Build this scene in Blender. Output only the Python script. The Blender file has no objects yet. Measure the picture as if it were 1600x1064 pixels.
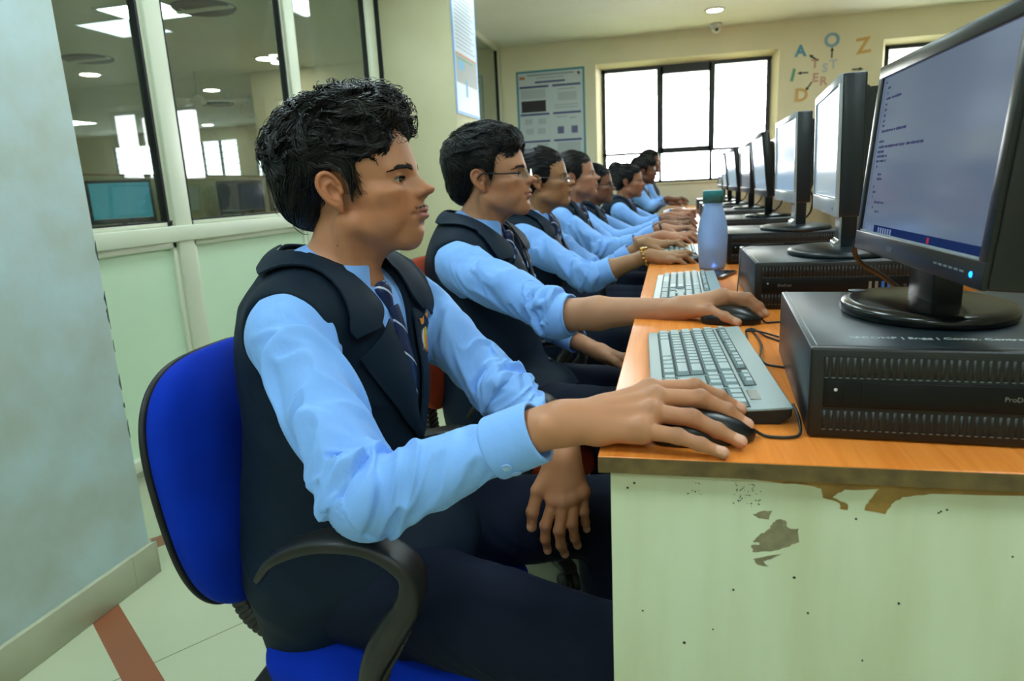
import bpy, bmesh, math, random
import numpy as np
from mathutils import Vector, Matrix, Euler
random.seed(7); np.random.seed(7)
SC = bpy.context.scene
COL = SC.collection
# ---------------------------------------------------------------- camera
cam_d = bpy.data.cameras.new('camera'); cam = bpy.data.objects.new('camera', cam_d); COL.objects.link(cam); SC.camera = cam
cam_d.sensor_width = 36; cam_d.lens = 24; cam_d.clip_start = .02; cam_d.clip_end = 200
YAW, PITCH, ROLL = -.2347, -.2197, -.0491
fw = Vector((math.sin(YAW) * math.cos(PITCH), math.cos(YAW) * math.cos(PITCH), math.sin(PITCH)))
rt = Vector((math.cos(YAW), -math.sin(YAW), 0)); up = rt.cross(fw)
r2 = math.cos(ROLL) * rt + math.sin(ROLL) * up; u2 = -math.sin(ROLL) * rt + math.cos(ROLL) * up
cam.matrix_world = Matrix(((r2.x, u2.x, -fw.x, .0747), (r2.y, u2.y, -fw.y, -.6733), (r2.z, u2.z, -fw.z, 1.0286), (0, 0, 0, 1)))
cam_d.dof.use_dof = True; cam_d.dof.focus_distance = 1.05; cam_d.dof.aperture_fstop = 7.0
# ---------------------------------------------------------------- exposure and sky
vs = SC.view_settings; vs.view_transform = 'Standard'; vs.look = 'None'; vs.gamma = 1; vs.exposure = 0.33; vs.use_curve_mapping = False
SC.display_settings.display_device = 'sRGB'
wd = bpy.data.worlds.new('sky'); SC.world = wd; wd.use_nodes = True
bg = wd.node_tree.nodes['Background']; bg.inputs[0].default_value = (.93, .97, 1, 1); bg.inputs[1].default_value = 12.0
try:
    SC.cycles.max_bounces = 8; SC.cycles.diffuse_bounces = 4; SC.cycles.transparent_max_bounces = 16
    SC.cycles.sample_clamp_indirect = 6.0; SC.cycles.use_denoising = True
except Exception: pass
# ---------------------------------------------------------------- small helpers
def lin(c):
    return tuple(((v / 255) / 12.92 if v / 255 <= .04045 else ((v / 255 + .055) / 1.055) ** 2.4) for v in c)
def lamp_area(name, loc, size, power, color=(1, 1, 1), rot=(0, 0, 0)):
    l = bpy.data.lights.new(name, 'AREA'); l.shape = 'RECTANGLE'; l.size, l.size_y = size; l.energy = power; l.color = color
    o = bpy.data.objects.new(name, l); COL.objects.link(o); o.location = loc; o.rotation_euler = rot
    return o
# ---------------------------------------------------------------- materials
MT = {}
def mat(name, rgb, rough=.5, metal=0., spec=.5, noise=None, bump=None, emit=None, coat=0., sheen=0., attr=None, sss=0., wave=None, linear=False):
    """rgb 0-255 sRGB. noise=(scale, rgb2, amount[, stretch]); bump=(scale, strength, distance[, stretch])"""
    m = bpy.data.materials.new(name); m.use_nodes = True; nt = m.node_tree; N = nt.nodes; L = nt.links
    b = N['Principled BSDF']; c = (*(rgb if linear else lin(rgb)), 1)
    b.inputs['Base Color'].default_value = c; b.inputs['Roughness'].default_value = rough; b.inputs['Metallic'].default_value = metal
    b.inputs['Specular IOR Level'].default_value = spec
    if coat: b.inputs['Coat Weight'].default_value = coat; b.inputs['Coat Roughness'].default_value = .1
    if sheen: b.inputs['Sheen Weight'].default_value = sheen; b.inputs['Sheen Roughness'].default_value = .5
    if sss: b.inputs['Subsurface Weight'].default_value = sss; b.inputs['Subsurface Radius'].default_value = (.012, .004, .002); b.inputs['Subsurface Scale'].default_value = .35
    tc = N.new('ShaderNodeTexCoord')
    def coord(st):
        if not st: return tc.outputs['Object']
        mp = N.new('ShaderNodeMapping'); mp.inputs['Scale'].default_value = st; L.new(tc.outputs['Object'], mp.inputs[0]); return mp.outputs[0]
    src = None
    if attr:
        a = N.new('ShaderNodeAttribute'); a.attribute_name = attr; src = a.outputs['Color']; L.new(src, b.inputs['Base Color'])
    if noise:
        n = N.new('ShaderNodeTexNoise'); n.inputs['Scale'].default_value = noise[0]; n.inputs['Detail'].default_value = 5
        L.new(coord(noise[3] if len(noise) > 3 else None), n.inputs['Vector'])
        r = N.new('ShaderNodeMapRange'); r.inputs[1].default_value = .35; r.inputs[2].default_value = .68; r.inputs[4].default_value = noise[2]
        L.new(n.outputs[0], r.inputs[0])
        mx = N.new('ShaderNodeMix'); mx.data_type = 'RGBA'; mx.inputs[6].default_value = c; mx.inputs[7].default_value = (*lin(noise[1]), 1)
        if src: L.new(src, mx.inputs[6])
        L.new(r.outputs[0], mx.inputs[0]); L.new(mx.outputs[2], b.inputs['Base Color'])
    if bump:
        n2 = N.new('ShaderNodeTexNoise'); n2.inputs['Scale'].default_value = bump[0]; n2.inputs['Detail'].default_value = 4
        L.new(coord(bump[3] if len(bump) > 3 else None), n2.inputs['Vector'])
        bp = N.new('ShaderNodeBump'); bp.inputs['Strength'].default_value = bump[1]; bp.inputs['Distance'].default_value = bump[2]
        L.new(n2.outputs[0], bp.inputs['Height']); L.new(bp.outputs[0], b.inputs['Normal'])
    if emit: b.inputs['Emission Color'].default_value = (*lin(emit[0]), 1); b.inputs['Emission Strength'].default_value = emit[1]
    MT[name] = m
    return m
mat('eye_white', (205, 200, 192), .15, coat=.6); mat('iris', (38, 22, 14), .1, coat=.8); mat('pupil', (4, 4, 4), .08, coat=.8)
mat('skin', (150, 100, 72), .48, spec=.4, attr='tint', bump=(900, .12, .0006), sss=.12)
mat('hair', (5, 5, 7), .24, spec=.55); mat('hair_base', (4, 4, 5), .5, spec=.3)
mat('brow', (20, 14, 12), .6, spec=.2)
def glass(name, tint=(1, 1, 1), rough=0., ior=1.5, refl=1.0, dirt=0.):
    m = bpy.data.materials.new(name); m.use_nodes = True; nt = m.node_tree; N = nt.nodes; L = nt.links; N.remove(N['Principled BSDF'])
    tr = N.new('ShaderNodeBsdfTransparent'); tr.inputs[0].default_value = (*tint, 1); gl = N.new('ShaderNodeBsdfGlossy'); gl.inputs['Roughness'].default_value = rough
    fr = N.new('ShaderNodeFresnel'); fr.inputs[0].default_value = ior; mx = N.new('ShaderNodeMixShader')
    k = N.new('ShaderNodeMath'); k.operation = 'MULTIPLY'; k.inputs[1].default_value = refl; L.new(fr.outputs[0], k.inputs[0])
    ge = N.new('ShaderNodeNewGeometry'); iv = N.new('ShaderNodeMath'); iv.operation = 'SUBTRACT'; iv.inputs[0].default_value = 1; L.new(ge.outputs['Backfacing'], iv.inputs[1]); k2 = N.new('ShaderNodeMath'); k2.operation = 'MULTIPLY'; k2.use_clamp = True; L.new(k.outputs[0], k2.inputs[0]); L.new(iv.outputs[0], k2.inputs[1]); L.new(k2.outputs[0], mx.inputs[0])
    L.new(tr.outputs[0], mx.inputs[1]); L.new(gl.outputs[0], mx.inputs[2]); out = mx.outputs[0]
    if dirt:
        df = N.new('ShaderNodeBsdfDiffuse'); df.inputs[0].default_value = (.7, .75, .7, 1); m2 = N.new('ShaderNodeMixShader')
        tc = N.new('ShaderNodeTexCoord'); nz = N.new('ShaderNodeTexNoise'); nz.inputs['Scale'].default_value = 3; nz.inputs['Detail'].default_value = 6; L.new(tc.outputs['Object'], nz.inputs[0])
        r = N.new('ShaderNodeMapRange'); r.inputs[1].default_value = .35; r.inputs[2].default_value = .75; r.inputs[4].default_value = dirt; L.new(nz.outputs[0], r.inputs[0])
        L.new(r.outputs[0], m2.inputs[0]); L.new(out, m2.inputs[1]); L.new(df.outputs[0], m2.inputs[2]); out = m2.outputs[0]
    L.new(out, N['Material Output'].inputs[0]); MT[name] = m; return m
def emitter(name, rgb, st):
    m = bpy.data.materials.new(name); m.use_nodes = True; N = m.node_tree.nodes; N.remove(N['Principled BSDF']); e = N.new('ShaderNodeEmission')
    e.inputs[0].default_value = (*lin(rgb), 1); e.inputs[1].default_value = st; m.node_tree.links.new(e.outputs[0], N['Material Output'].inputs[0]); MT[name] = m; return m
def floor_mat():
    m = mat('floor_tile', (206, 204, 176), .2, spec=.5); nt = m.node_tree; N = nt.nodes; L = nt.links; b = N['Principled BSDF']
    tc = N.new('ShaderNodeTexCoord'); sx = N.new('ShaderNodeSeparateXYZ'); mp = N.new('ShaderNodeMapping'); mp.inputs['Rotation'].default_value = (0, 0, math.radians(35)); L.new(tc.outputs['Object'], mp.inputs[0]); L.new(mp.outputs[0], sx.inputs[0])
    def math_(op, a, b_=None, c=None):
        n = N.new('ShaderNodeMath'); n.operation = op
        for i, v in enumerate((a, b_, c)):
            if v is None: continue
            if isinstance(v, (int, float)): n.inputs[i].default_value = v
            else: L.new(v, n.inputs[i])
        return n.outputs[0]
    def band(sock, off, per, wid): return math_('LESS_THAN', math_('ABSOLUTE', math_('SUBTRACT', math_('FLOORED_MODULO', math_('SUBTRACT', sock, off - per / 2), per), per / 2)), wid / 2)
    u, v = sx.outputs[0], sx.outputs[1]
    st = math_('MAXIMUM', band(u, -1.78, 1.88, .078), band(v, -.27, 1.88, .07))
    jt = math_('MAXIMUM', band(u, -1.16, .62, .003), band(v, .36, .63, .003))
    nz = N.new('ShaderNodeTexNoise'); nz.inputs['Scale'].default_value = 2.2; nz.inputs['Detail'].default_value = 6; L.new(tc.outputs['Object'], nz.inputs[0])
    m0 = N.new('ShaderNodeMix'); m0.data_type = 'RGBA'; m0.inputs[6].default_value = (*lin((172, 180, 148)), 1); m0.inputs[7].default_value = (*lin((192, 196, 166)), 1); L.new(nz.outputs[0], m0.inputs[0])
    m1 = N.new('ShaderNodeMix'); m1.data_type = 'RGBA'; m1.inputs[7].default_value = (*lin((118, 112, 92)), 1); L.new(jt, m1.inputs[0]); L.new(m0.outputs[2], m1.inputs[6])
    m2 = N.new('ShaderNodeMix'); m2.data_type = 'RGBA'; m2.inputs[7].default_value = (*lin((142, 86, 58)), 1); L.new(st, m2.inputs[0]); L.new(m1.outputs[2], m2.inputs[6]); L.new(m2.outputs[2], b.inputs['Base Color'])
floor_mat()
mat('wall_paint', (238, 232, 206), .75, spec=.2, noise=(2.5, (230, 224, 196), .6), bump=(60, .15, .002))
mat('pillar_paint', (200, 222, 226), .7, spec=.25, noise=(5, (178, 178, 150), .55), bump=(40, .25, .003))
mat('pillar_cream', (216, 210, 174), .7, spec=.25, noise=(2.5, (198, 192, 152), .6))
mat('ceiling_paint', (232, 236, 220), .8, spec=.2, noise=(1.5, (222, 224, 206), .6))
mat('chip_grey', (92, 100, 96), .8, noise=(60, (60, 66, 62), .8))
mat('skirting_tile', (178, 180, 152), .35, noise=(5, (150, 150, 124), .6))
mat('alu_cream', (216, 220, 196), .35, spec=.5); mat('panel_cream', (206, 230, 198), .4, noise=(1.5, (198, 221, 188), .7)); mat('rubber', (14, 14, 12), .6)
mat('black_steel', (26, 28, 28), .45); mat('white_plastic', (215, 218, 214), .35); mat('black_plastic', (16, 18, 20), .38); mat('dark_vent', (52, 54, 50), .6)
mat('reveal', (222, 214, 178), .7)
glass('pane_glass', (.80, .85, .80), 0, 1.52, 1.5, .05); glass('clear_glass', (1, 1, 1), 0, 1.45, .8)
emitter('led_white', (224, 247, 252), 15.5); emitter('downlight_glow', (255, 250, 235), 20.0)
mat('poster_white', (196, 206, 214), .45); mat('poster_edge', (64, 138, 160), .5); mat('poster_blue', (52, 62, 122), .5); mat('poster_dark', (30, 18, 32), .5); mat('poster_grey', (150, 158, 166), .6); mat('poster_pale', (176, 186, 194), .6)
mat('poster_violet', (96, 98, 140), .5); mat('poster_red', (170, 40, 40), .5); mat('poster_orange', (190, 118, 60), .5); mat('poster_green', (96, 140, 110), .5); mat('sky_blue', (96, 158, 214), .5); mat('poster_fade', (140, 146, 140), .5)
mat('paper_blue', (96, 160, 196), .6); mat('paper_pale', (136, 170, 196), .6); mat('paper_orange', (214, 174, 106), .6); mat('paper_green', (104, 164, 134), .6); mat('paper_pink', (206, 166, 146), .6); mat('paper_magenta', (190, 110, 176), .6); mat('paper_black', (40, 42, 38), .6)
m = mat('blind_cloth', (225, 232, 232), .8); m.node_tree.nodes['Principled BSDF'].inputs['Transmission Weight'].default_value = 0
_t = m.node_tree.nodes.new('ShaderNodeBsdfTranslucent'); _t.inputs[0].default_value = (.5, .53, .55, 1); m.node_tree.links.new(_t.outputs[0], m.node_tree.nodes['Material Output'].inputs[0])
mat('blind_white', (225, 228, 224), .6)
# ---------------------------------------------------------------- implicit surfaces, used for bodies, clothes and hair
def smin(a, b, k):
    if k <= 0: return np.minimum(a, b)
    h = np.maximum(k - np.abs(a - b), 0) / k
    return np.minimum(a, b) - h * h * k * .25
def smax(a, b, k): return -smin(-a, -b, k)
def rotm(x=0, y=0, z=0):
    return np.array(Euler((x, y, z), 'XYZ').to_matrix())

class Frame:
    def __init__(s, R, t, sc=1.0, zc=1.0): s.R, s.t, s.sc, s.zc = np.array(R, float), np.array(t, float), sc, zc
    Z0 = np.array([-.30, -.118, -.02, .0030, .0175, .046, .085, .4]); Z1 = np.array([-.30, -.118, -.02, .0185, .0390, .062, .090, .4])   # where brow, eyes and nose sit on a face
    def to(s, P):                                           # world -> local; zc shortens the lower face
        q = ((P - s.t) @ s.R) / s.sc
        if s.zc != 1:
            w = np.clip((q[:, 0] - .025) / .04, 0, 1); q[:, 2] += w * (np.interp(q[:, 2], s.Z0, s.Z1) - q[:, 2])
            q[:, 2] = np.where(q[:, 2] < -.02, -.02 + (q[:, 2] + .02) / s.zc, q[:, 2])
        return q
    def out(s, p):
        p = np.array(p, float)
        if s.zc != 1:
            z = np.where(p[..., 2:] < -.02, -.02 + (p[..., 2:] + .02) * s.zc, p[..., 2:]); w = np.clip((p[..., :1] - .025) / .04, 0, 1)
            p = np.concatenate([p[..., :2], z + w * (np.interp(z, s.Z1, s.Z0) - z)], -1)
        return p * s.sc @ s.R.T + s.t
    def child(s, R, t): return Frame(s.R @ np.array(R), s.out(t), s.sc)
IDF = Frame(np.eye(3), (0, 0, 0))

class Sdf:
    """A list of smooth-blended primitives; every primitive carries a bounding sphere so that far ones are skipped."""
    def __init__(s): s.pr = []; s.post = None
    def _add(s, f, c, r, k, op, fr):
        fr = fr or IDF
        s.pr.append((f, fr, fr.out(c), r * fr.sc, k * fr.sc, op))
        return s
    def ball(s, c, r, k=.01, op='u', fr=None):
        c = np.array(c, float)
        return s._add(lambda P: np.sqrt(((P - c) ** 2).sum(1)) - r, c, r, k, op, fr)
    def ell(s, c, r, k=.01, op='u', fr=None, R=None):
        c = np.array(c, float); r = np.array(r, float)
        def f(P):
            q = P - c
            if R is not None: q = q @ R
            a = q / r; k0 = np.sqrt((a * a).sum(1)); b = a / r; k1 = np.sqrt((b * b).sum(1))
            return np.where(k1 > 1e-9, k0 * (k0 - 1.0) / np.maximum(k1, 1e-9), -r.min())
        return s._add(f, c, r.max(), k, op, fr)
    def cone(s, a, b, ra, rb, k=.01, op='u', fr=None, sq=None):
        """capsule from a to b with radii ra, rb; sq=(axis, factor) flattens its section along an axis"""
        a = np.array(a, float); b = np.array(b, float); ba = b - a; L2 = (ba * ba).sum()
        if sq is not None:
            n = np.array(sq[0], float); n /= np.linalg.norm(n); fac = sq[1]
        def f(P):
            pa = P - a
            t = np.clip(pa @ ba / L2, 0, 1)
            q = pa - t[:, None] * ba
            rr = ra + (rb - ra) * t
            if sq is None: return np.sqrt((q * q).sum(1)) - rr
            u = q @ n
            q2 = (q * q).sum(1) - u * u
            return (np.sqrt(q2 + (u / fac) ** 2) - rr) * min(1, fac)
        return s._add(f, (a + b) / 2, np.sqrt(L2) / 2 + max(ra, rb) * (max(1, sq[1]) if sq else 1), k, op, fr)
    def chain(s, pts, rads, k=.01, op='u', fr=None, sq=None):
        for i in range(len(pts) - 1): s.cone(pts[i], pts[i + 1], rads[i], rads[i + 1], k, op, fr, sq)
        return s
    def box(s, c, hs, rnd, k=.005, op='u', fr=None, R=None):
        c = np.array(c, float); hs = np.array(hs, float)
        def f(P):
            q = P - c
            if R is not None: q = q @ R
            q = np.abs(q) - (hs - rnd)
            return np.sqrt((np.maximum(q, 0) ** 2).sum(1)) + np.minimum(q.max(1), 0) - rnd
        return s._add(f, c, np.sqrt((hs * hs).sum()), k, op, fr)
    def plane(s, c, n, k=.004, op='i', fr=None):
        """keep the side the normal points away from"""
        c = np.array(c, float); n = np.array(n, float); n /= np.linalg.norm(n)
        return s._add(lambda P: (P - c) @ n, c, 1e9, k, op, fr)
    def func(s, f, c, r, k=.004, op='i', fr=None): return s._add(f, c, r, k, op, fr)
    def eval(s, P, cen=None, rad=None, marg=.01):
        d = np.full(len(P), 1e3)
        for f, fr, c, r, k, op in s.pr:
            if cen is not None and op != 'i' and np.sqrt(((cen - c) ** 2).sum()) - r - rad > k + marg: continue
            v = f(P if fr is IDF else fr.to(P)) * fr.sc
            if op == 'u': d = smin(d, v, k)
            elif op == 's': d = smax(d, -v, k)
            else: d = smax(d, v, k)
        if s.post:
            m = np.abs(d) < .03
            if m.any(): d[m] = s.post(P[m], d[m])
        return d

def sdf_mesh(S, lo, hi, h, pad=1.6, proj=True, slack=.006):
    """surface nets on the blocks the surface passes; returns vertices and quads"""
    lo = np.array(lo, float); hi = np.array(hi, float); B = 8; bs = B * h
    nb = np.ceil((hi - lo) / bs).astype(int)
    I = np.stack(np.meshgrid(*[np.arange(n) for n in nb], indexing='ij'), -1).reshape(-1, 3)
    # coarse pass, sorted in super-blocks for culling
    sup = I // 4; key = (sup[:, 0] * 997 + sup[:, 1]) * 997 + sup[:, 2]; I = I[np.argsort(key, kind='stable')]
    key = np.sort(key, kind='stable'); cuts = np.r_[0, np.nonzero(np.diff(key))[0] + 1, len(I)]
    keep = []
    for a, b in zip(cuts[:-1], cuts[1:]):
        C = lo + (I[a:b] + .5) * bs
        cen = (C.min(0) + C.max(0)) / 2; rad = np.sqrt(((C.max(0) - C.min(0)) ** 2).sum()) / 2
        d = S.eval(C, cen, rad, bs * 2.0)
        keep.append(I[a:b][np.abs(d) < bs * .87 * pad + slack])
    K = np.concatenate(keep)
    g = np.stack(np.meshgrid(*[np.arange(B + 1)] * 3, indexing='ij'), -1).reshape(-1, 3)
    N = np.array(nb) * B + 2
    Vk, Vp, Q = [], [], []
    ek, ecells = [], []
    CH = 24
    corners = [(i, j, k) for i in (0, 1) for j in (0, 1) for k in (0, 1)]
    edges = [(a, b) for a in range(8) for b in range(a + 1, 8) if sum(abs(corners[a][q] - corners[b][q]) for q in range(3)) == 1]
    for s0 in range(0, len(K), CH):
        blk = K[s0:s0 + CH]
        gi = blk[:, None, :] * B + g[None]
        P = lo + gi.reshape(-1, 3) * h
        cen = (P.min(0) + P.max(0)) / 2; rad = np.sqrt(((P.max(0) - P.min(0)) ** 2).sum()) / 2
        d = S.eval(P, cen, rad, .012).reshape(len(blk), B + 1, B + 1, B + 1)
        sg = d < 0
        cs = [sg[:, i:B + i, j:B + j, k:B + k] for i, j, k in corners]
        n_in = sum(c.astype(np.int8) for c in cs)
        act = np.argwhere((n_in > 0) & (n_in < 8))
        if len(act) == 0: continue
        vals = np.stack([d[act[:, 0], act[:, 1] + i, act[:, 2] + j, act[:, 3] + k] for i, j, k in corners], 1)
        acc = np.zeros((len(act), 3)); cnt = np.zeros(len(act))
        for a, b in edges:
            va, vb = vals[:, a], vals[:, b]; m = (va < 0) != (vb < 0)
            t = np.where(m, va / np.where(m, va - vb, 1), 0)
            pa = np.array(corners[a]); pb = np.array(corners[b])
            acc += m[:, None] * (pa + t[:, None] * (pb - pa)); cnt += m
        base = blk[act[:, 0]] * B + act[:, 1:]
        Vk.append((base[:, 0] * N[1] + base[:, 1]) * N[2] + base[:, 2])
        Vp.append(lo + (base + acc / cnt[:, None]) * h)
        for ax in range(3):
            sl0 = [slice(None)] + [slice(0, B)] * 3; sl1 = [slice(None)] + [slice(0, B)] * 3; sl1[ax + 1] = slice(1, B + 1)
            s_a = sg[tuple(sl0)]; s_b = sg[tuple(sl1)]
            ed = np.argwhere(s_a != s_b)
            if len(ed) == 0: continue
            bb = blk[ed[:, 0]] * B + ed[:, 1:]
            flip = s_a[tuple(ed.T)]
            u, v = [(1, 2), (2, 0), (0, 1)][ax]
            du = np.zeros(3, int); dv = np.zeros(3, int); du[u] = 1; dv[v] = 1
            cells = [bb, bb - du, bb - du - dv, bb - dv]
            kk = np.stack([(c[:, 0] * N[1] + c[:, 1]) * N[2] + c[:, 2] for c in cells], 1)
            kk[~flip] = kk[~flip][:, ::-1]
            Q.append(kk)
    Vk = np.concatenate(Vk); Vp = np.concatenate(Vp); Q = np.concatenate(Q)
    o = np.argsort(Vk); Vk = Vk[o]; Vp = Vp[o]
    ix = np.searchsorted(Vk, Q); ix = np.clip(ix, 0, len(Vk) - 1)
    ok = (Vk[ix] == Q).all(1)
    Q = ix[ok]
    if proj:
        for _ in range(2): Vp = sdf_project(S, Vp, h)
    return Vp, Q

def sdf_grad(S, V, e):
    o = np.lexsort((np.floor(V[:, 2] / .06), np.floor(V[:, 1] / .06), np.floor(V[:, 0] / .06)))
    G = np.zeros_like(V); D = np.zeros(len(V))
    T = np.array([[1, 1, 1], [1, -1, -1], [-1, 1, -1], [-1, -1, 1]]) * e
    st = 4000
    for a in range(0, len(V), st):
        id_ = o[a:a + st]; P = V[id_]
        cen = (P.min(0) + P.max(0)) / 2; rad = np.sqrt(((P.max(0) - P.min(0)) ** 2).sum()) / 2 + e
        vs = [S.eval(P + t, cen, rad, .012) for t in T]
        G[id_] = sum(v[:, None] * t for v, t in zip(vs, T)) / (4 * e * e)
        D[id_] = sum(vs) / 4
    return D, G
def sdf_project(S, V, h):
    D, G = sdf_grad(S, V, h * .5)
    n = np.maximum((G * G).sum(1), .25)
    stp = -(D / n)[:, None] * G
    L = np.sqrt((stp * stp).sum(1)); stp *= np.minimum(1, .6 * h / np.maximum(L, 1e-12))[:, None]
    return V + stp

def mesh_obj(name, V, F, mats, parent=None, origin=(0, 0, 0), tint=None, smooth=True, mi=None):
    me = bpy.data.meshes.new(name)
    V = np.asarray(V, np.float32) - np.array(origin, np.float32); F = np.asarray(F, np.int32)
    n = F.shape[1]
    me.vertices.add(len(V)); me.vertices.foreach_set('co', V.ravel())
    me.loops.add(F.size); me.loops.foreach_set('vertex_index', F.ravel())
    me.polygons.add(len(F)); me.polygons.foreach_set('loop_start', np.arange(0, F.size, n, dtype=np.int32))
    me.update(calc_edges=True); me.validate()
    if smooth: me.polygons.foreach_set('use_smooth', np.ones(len(me.polygons), bool))
    for m in (mats if isinstance(mats, (list, tuple)) else [mats]): me.materials.append(m)
    if mi is not None and len(mi) == len(me.polygons): me.polygons.foreach_set('material_index', np.asarray(mi, np.int32))
    if tint is not None:
        at = me.color_attributes.new('tint', 'FLOAT_COLOR', 'POINT')
        at.data.foreach_set('color', np.c_[tint, np.ones(len(tint))].astype(np.float32).ravel())
    o = bpy.data.objects.new(name, me); COL.objects.link(o)
    if parent: o.parent = parent
    return o

def vnoise(P, sc, seed=0):
    """smooth value noise in -1..1"""
    q = P * sc + seed * 17.31; i = np.floor(q).astype(np.int64); f = q - i; f = f * f * (3 - 2 * f)
    r = 0
    for dx in (0, 1):
        for dy in (0, 1):
            for dz in (0, 1):
                n = (i[:, 0] + dx) * 374761393 + (i[:, 1] + dy) * 668265263 + (i[:, 2] + dz) * 2147483647 + seed * 1013
                n = (n ^ (n >> 13)) * 1274126177; n = (n ^ (n >> 16)) & 0xffff
                w = (f[:, 0] if dx else 1 - f[:, 0]) * (f[:, 1] if dy else 1 - f[:, 1]) * (f[:, 2] if dz else 1 - f[:, 2])
                r = r + w * (n / 32767.5 - 1)
    return r
def tube_arrays(paths, rads, sides=4, taper=True):
    """many polylines (n x m x 3) -> one tube mesh"""
    paths = np.asarray(paths, float); n, m, _ = paths.shape
    T = np.gradient(paths, axis=1); T /= np.maximum(np.linalg.norm(T, axis=2, keepdims=True), 1e-9)
    ref = np.where(np.abs(T[..., 2:3]) > .9, np.array([1., 0, 0]), np.array([0, 0, 1.]))
    A = np.cross(T, ref); A /= np.maximum(np.linalg.norm(A, axis=2, keepdims=True), 1e-9); Bv = np.cross(T, A)
    tp = np.linspace(0, 1, m)
    prof = np.minimum(1, (1 - tp) * 3 + .12) if taper else np.ones(m)
    rr = (np.broadcast_to(np.asarray(rads, float), (n,)))[:, None] * prof[None]
    V = []
    for s_ in range(sides):
        a = 2 * math.pi * s_ / sides
        V.append(paths + rr[..., None] * (math.cos(a) * A + math.sin(a) * Bv))
    V = np.stack(V, 2)                                             # n m sides 3
    idx = np.arange(n * m * sides).reshape(n, m, sides)
    a = idx[:, :-1]; b = idx[:, 1:]
    F = np.stack([a, np.roll(a, -1, 2), np.roll(b, -1, 2), b], -1).reshape(-1, 4)
    return V.reshape(-1, 3), F
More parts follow.
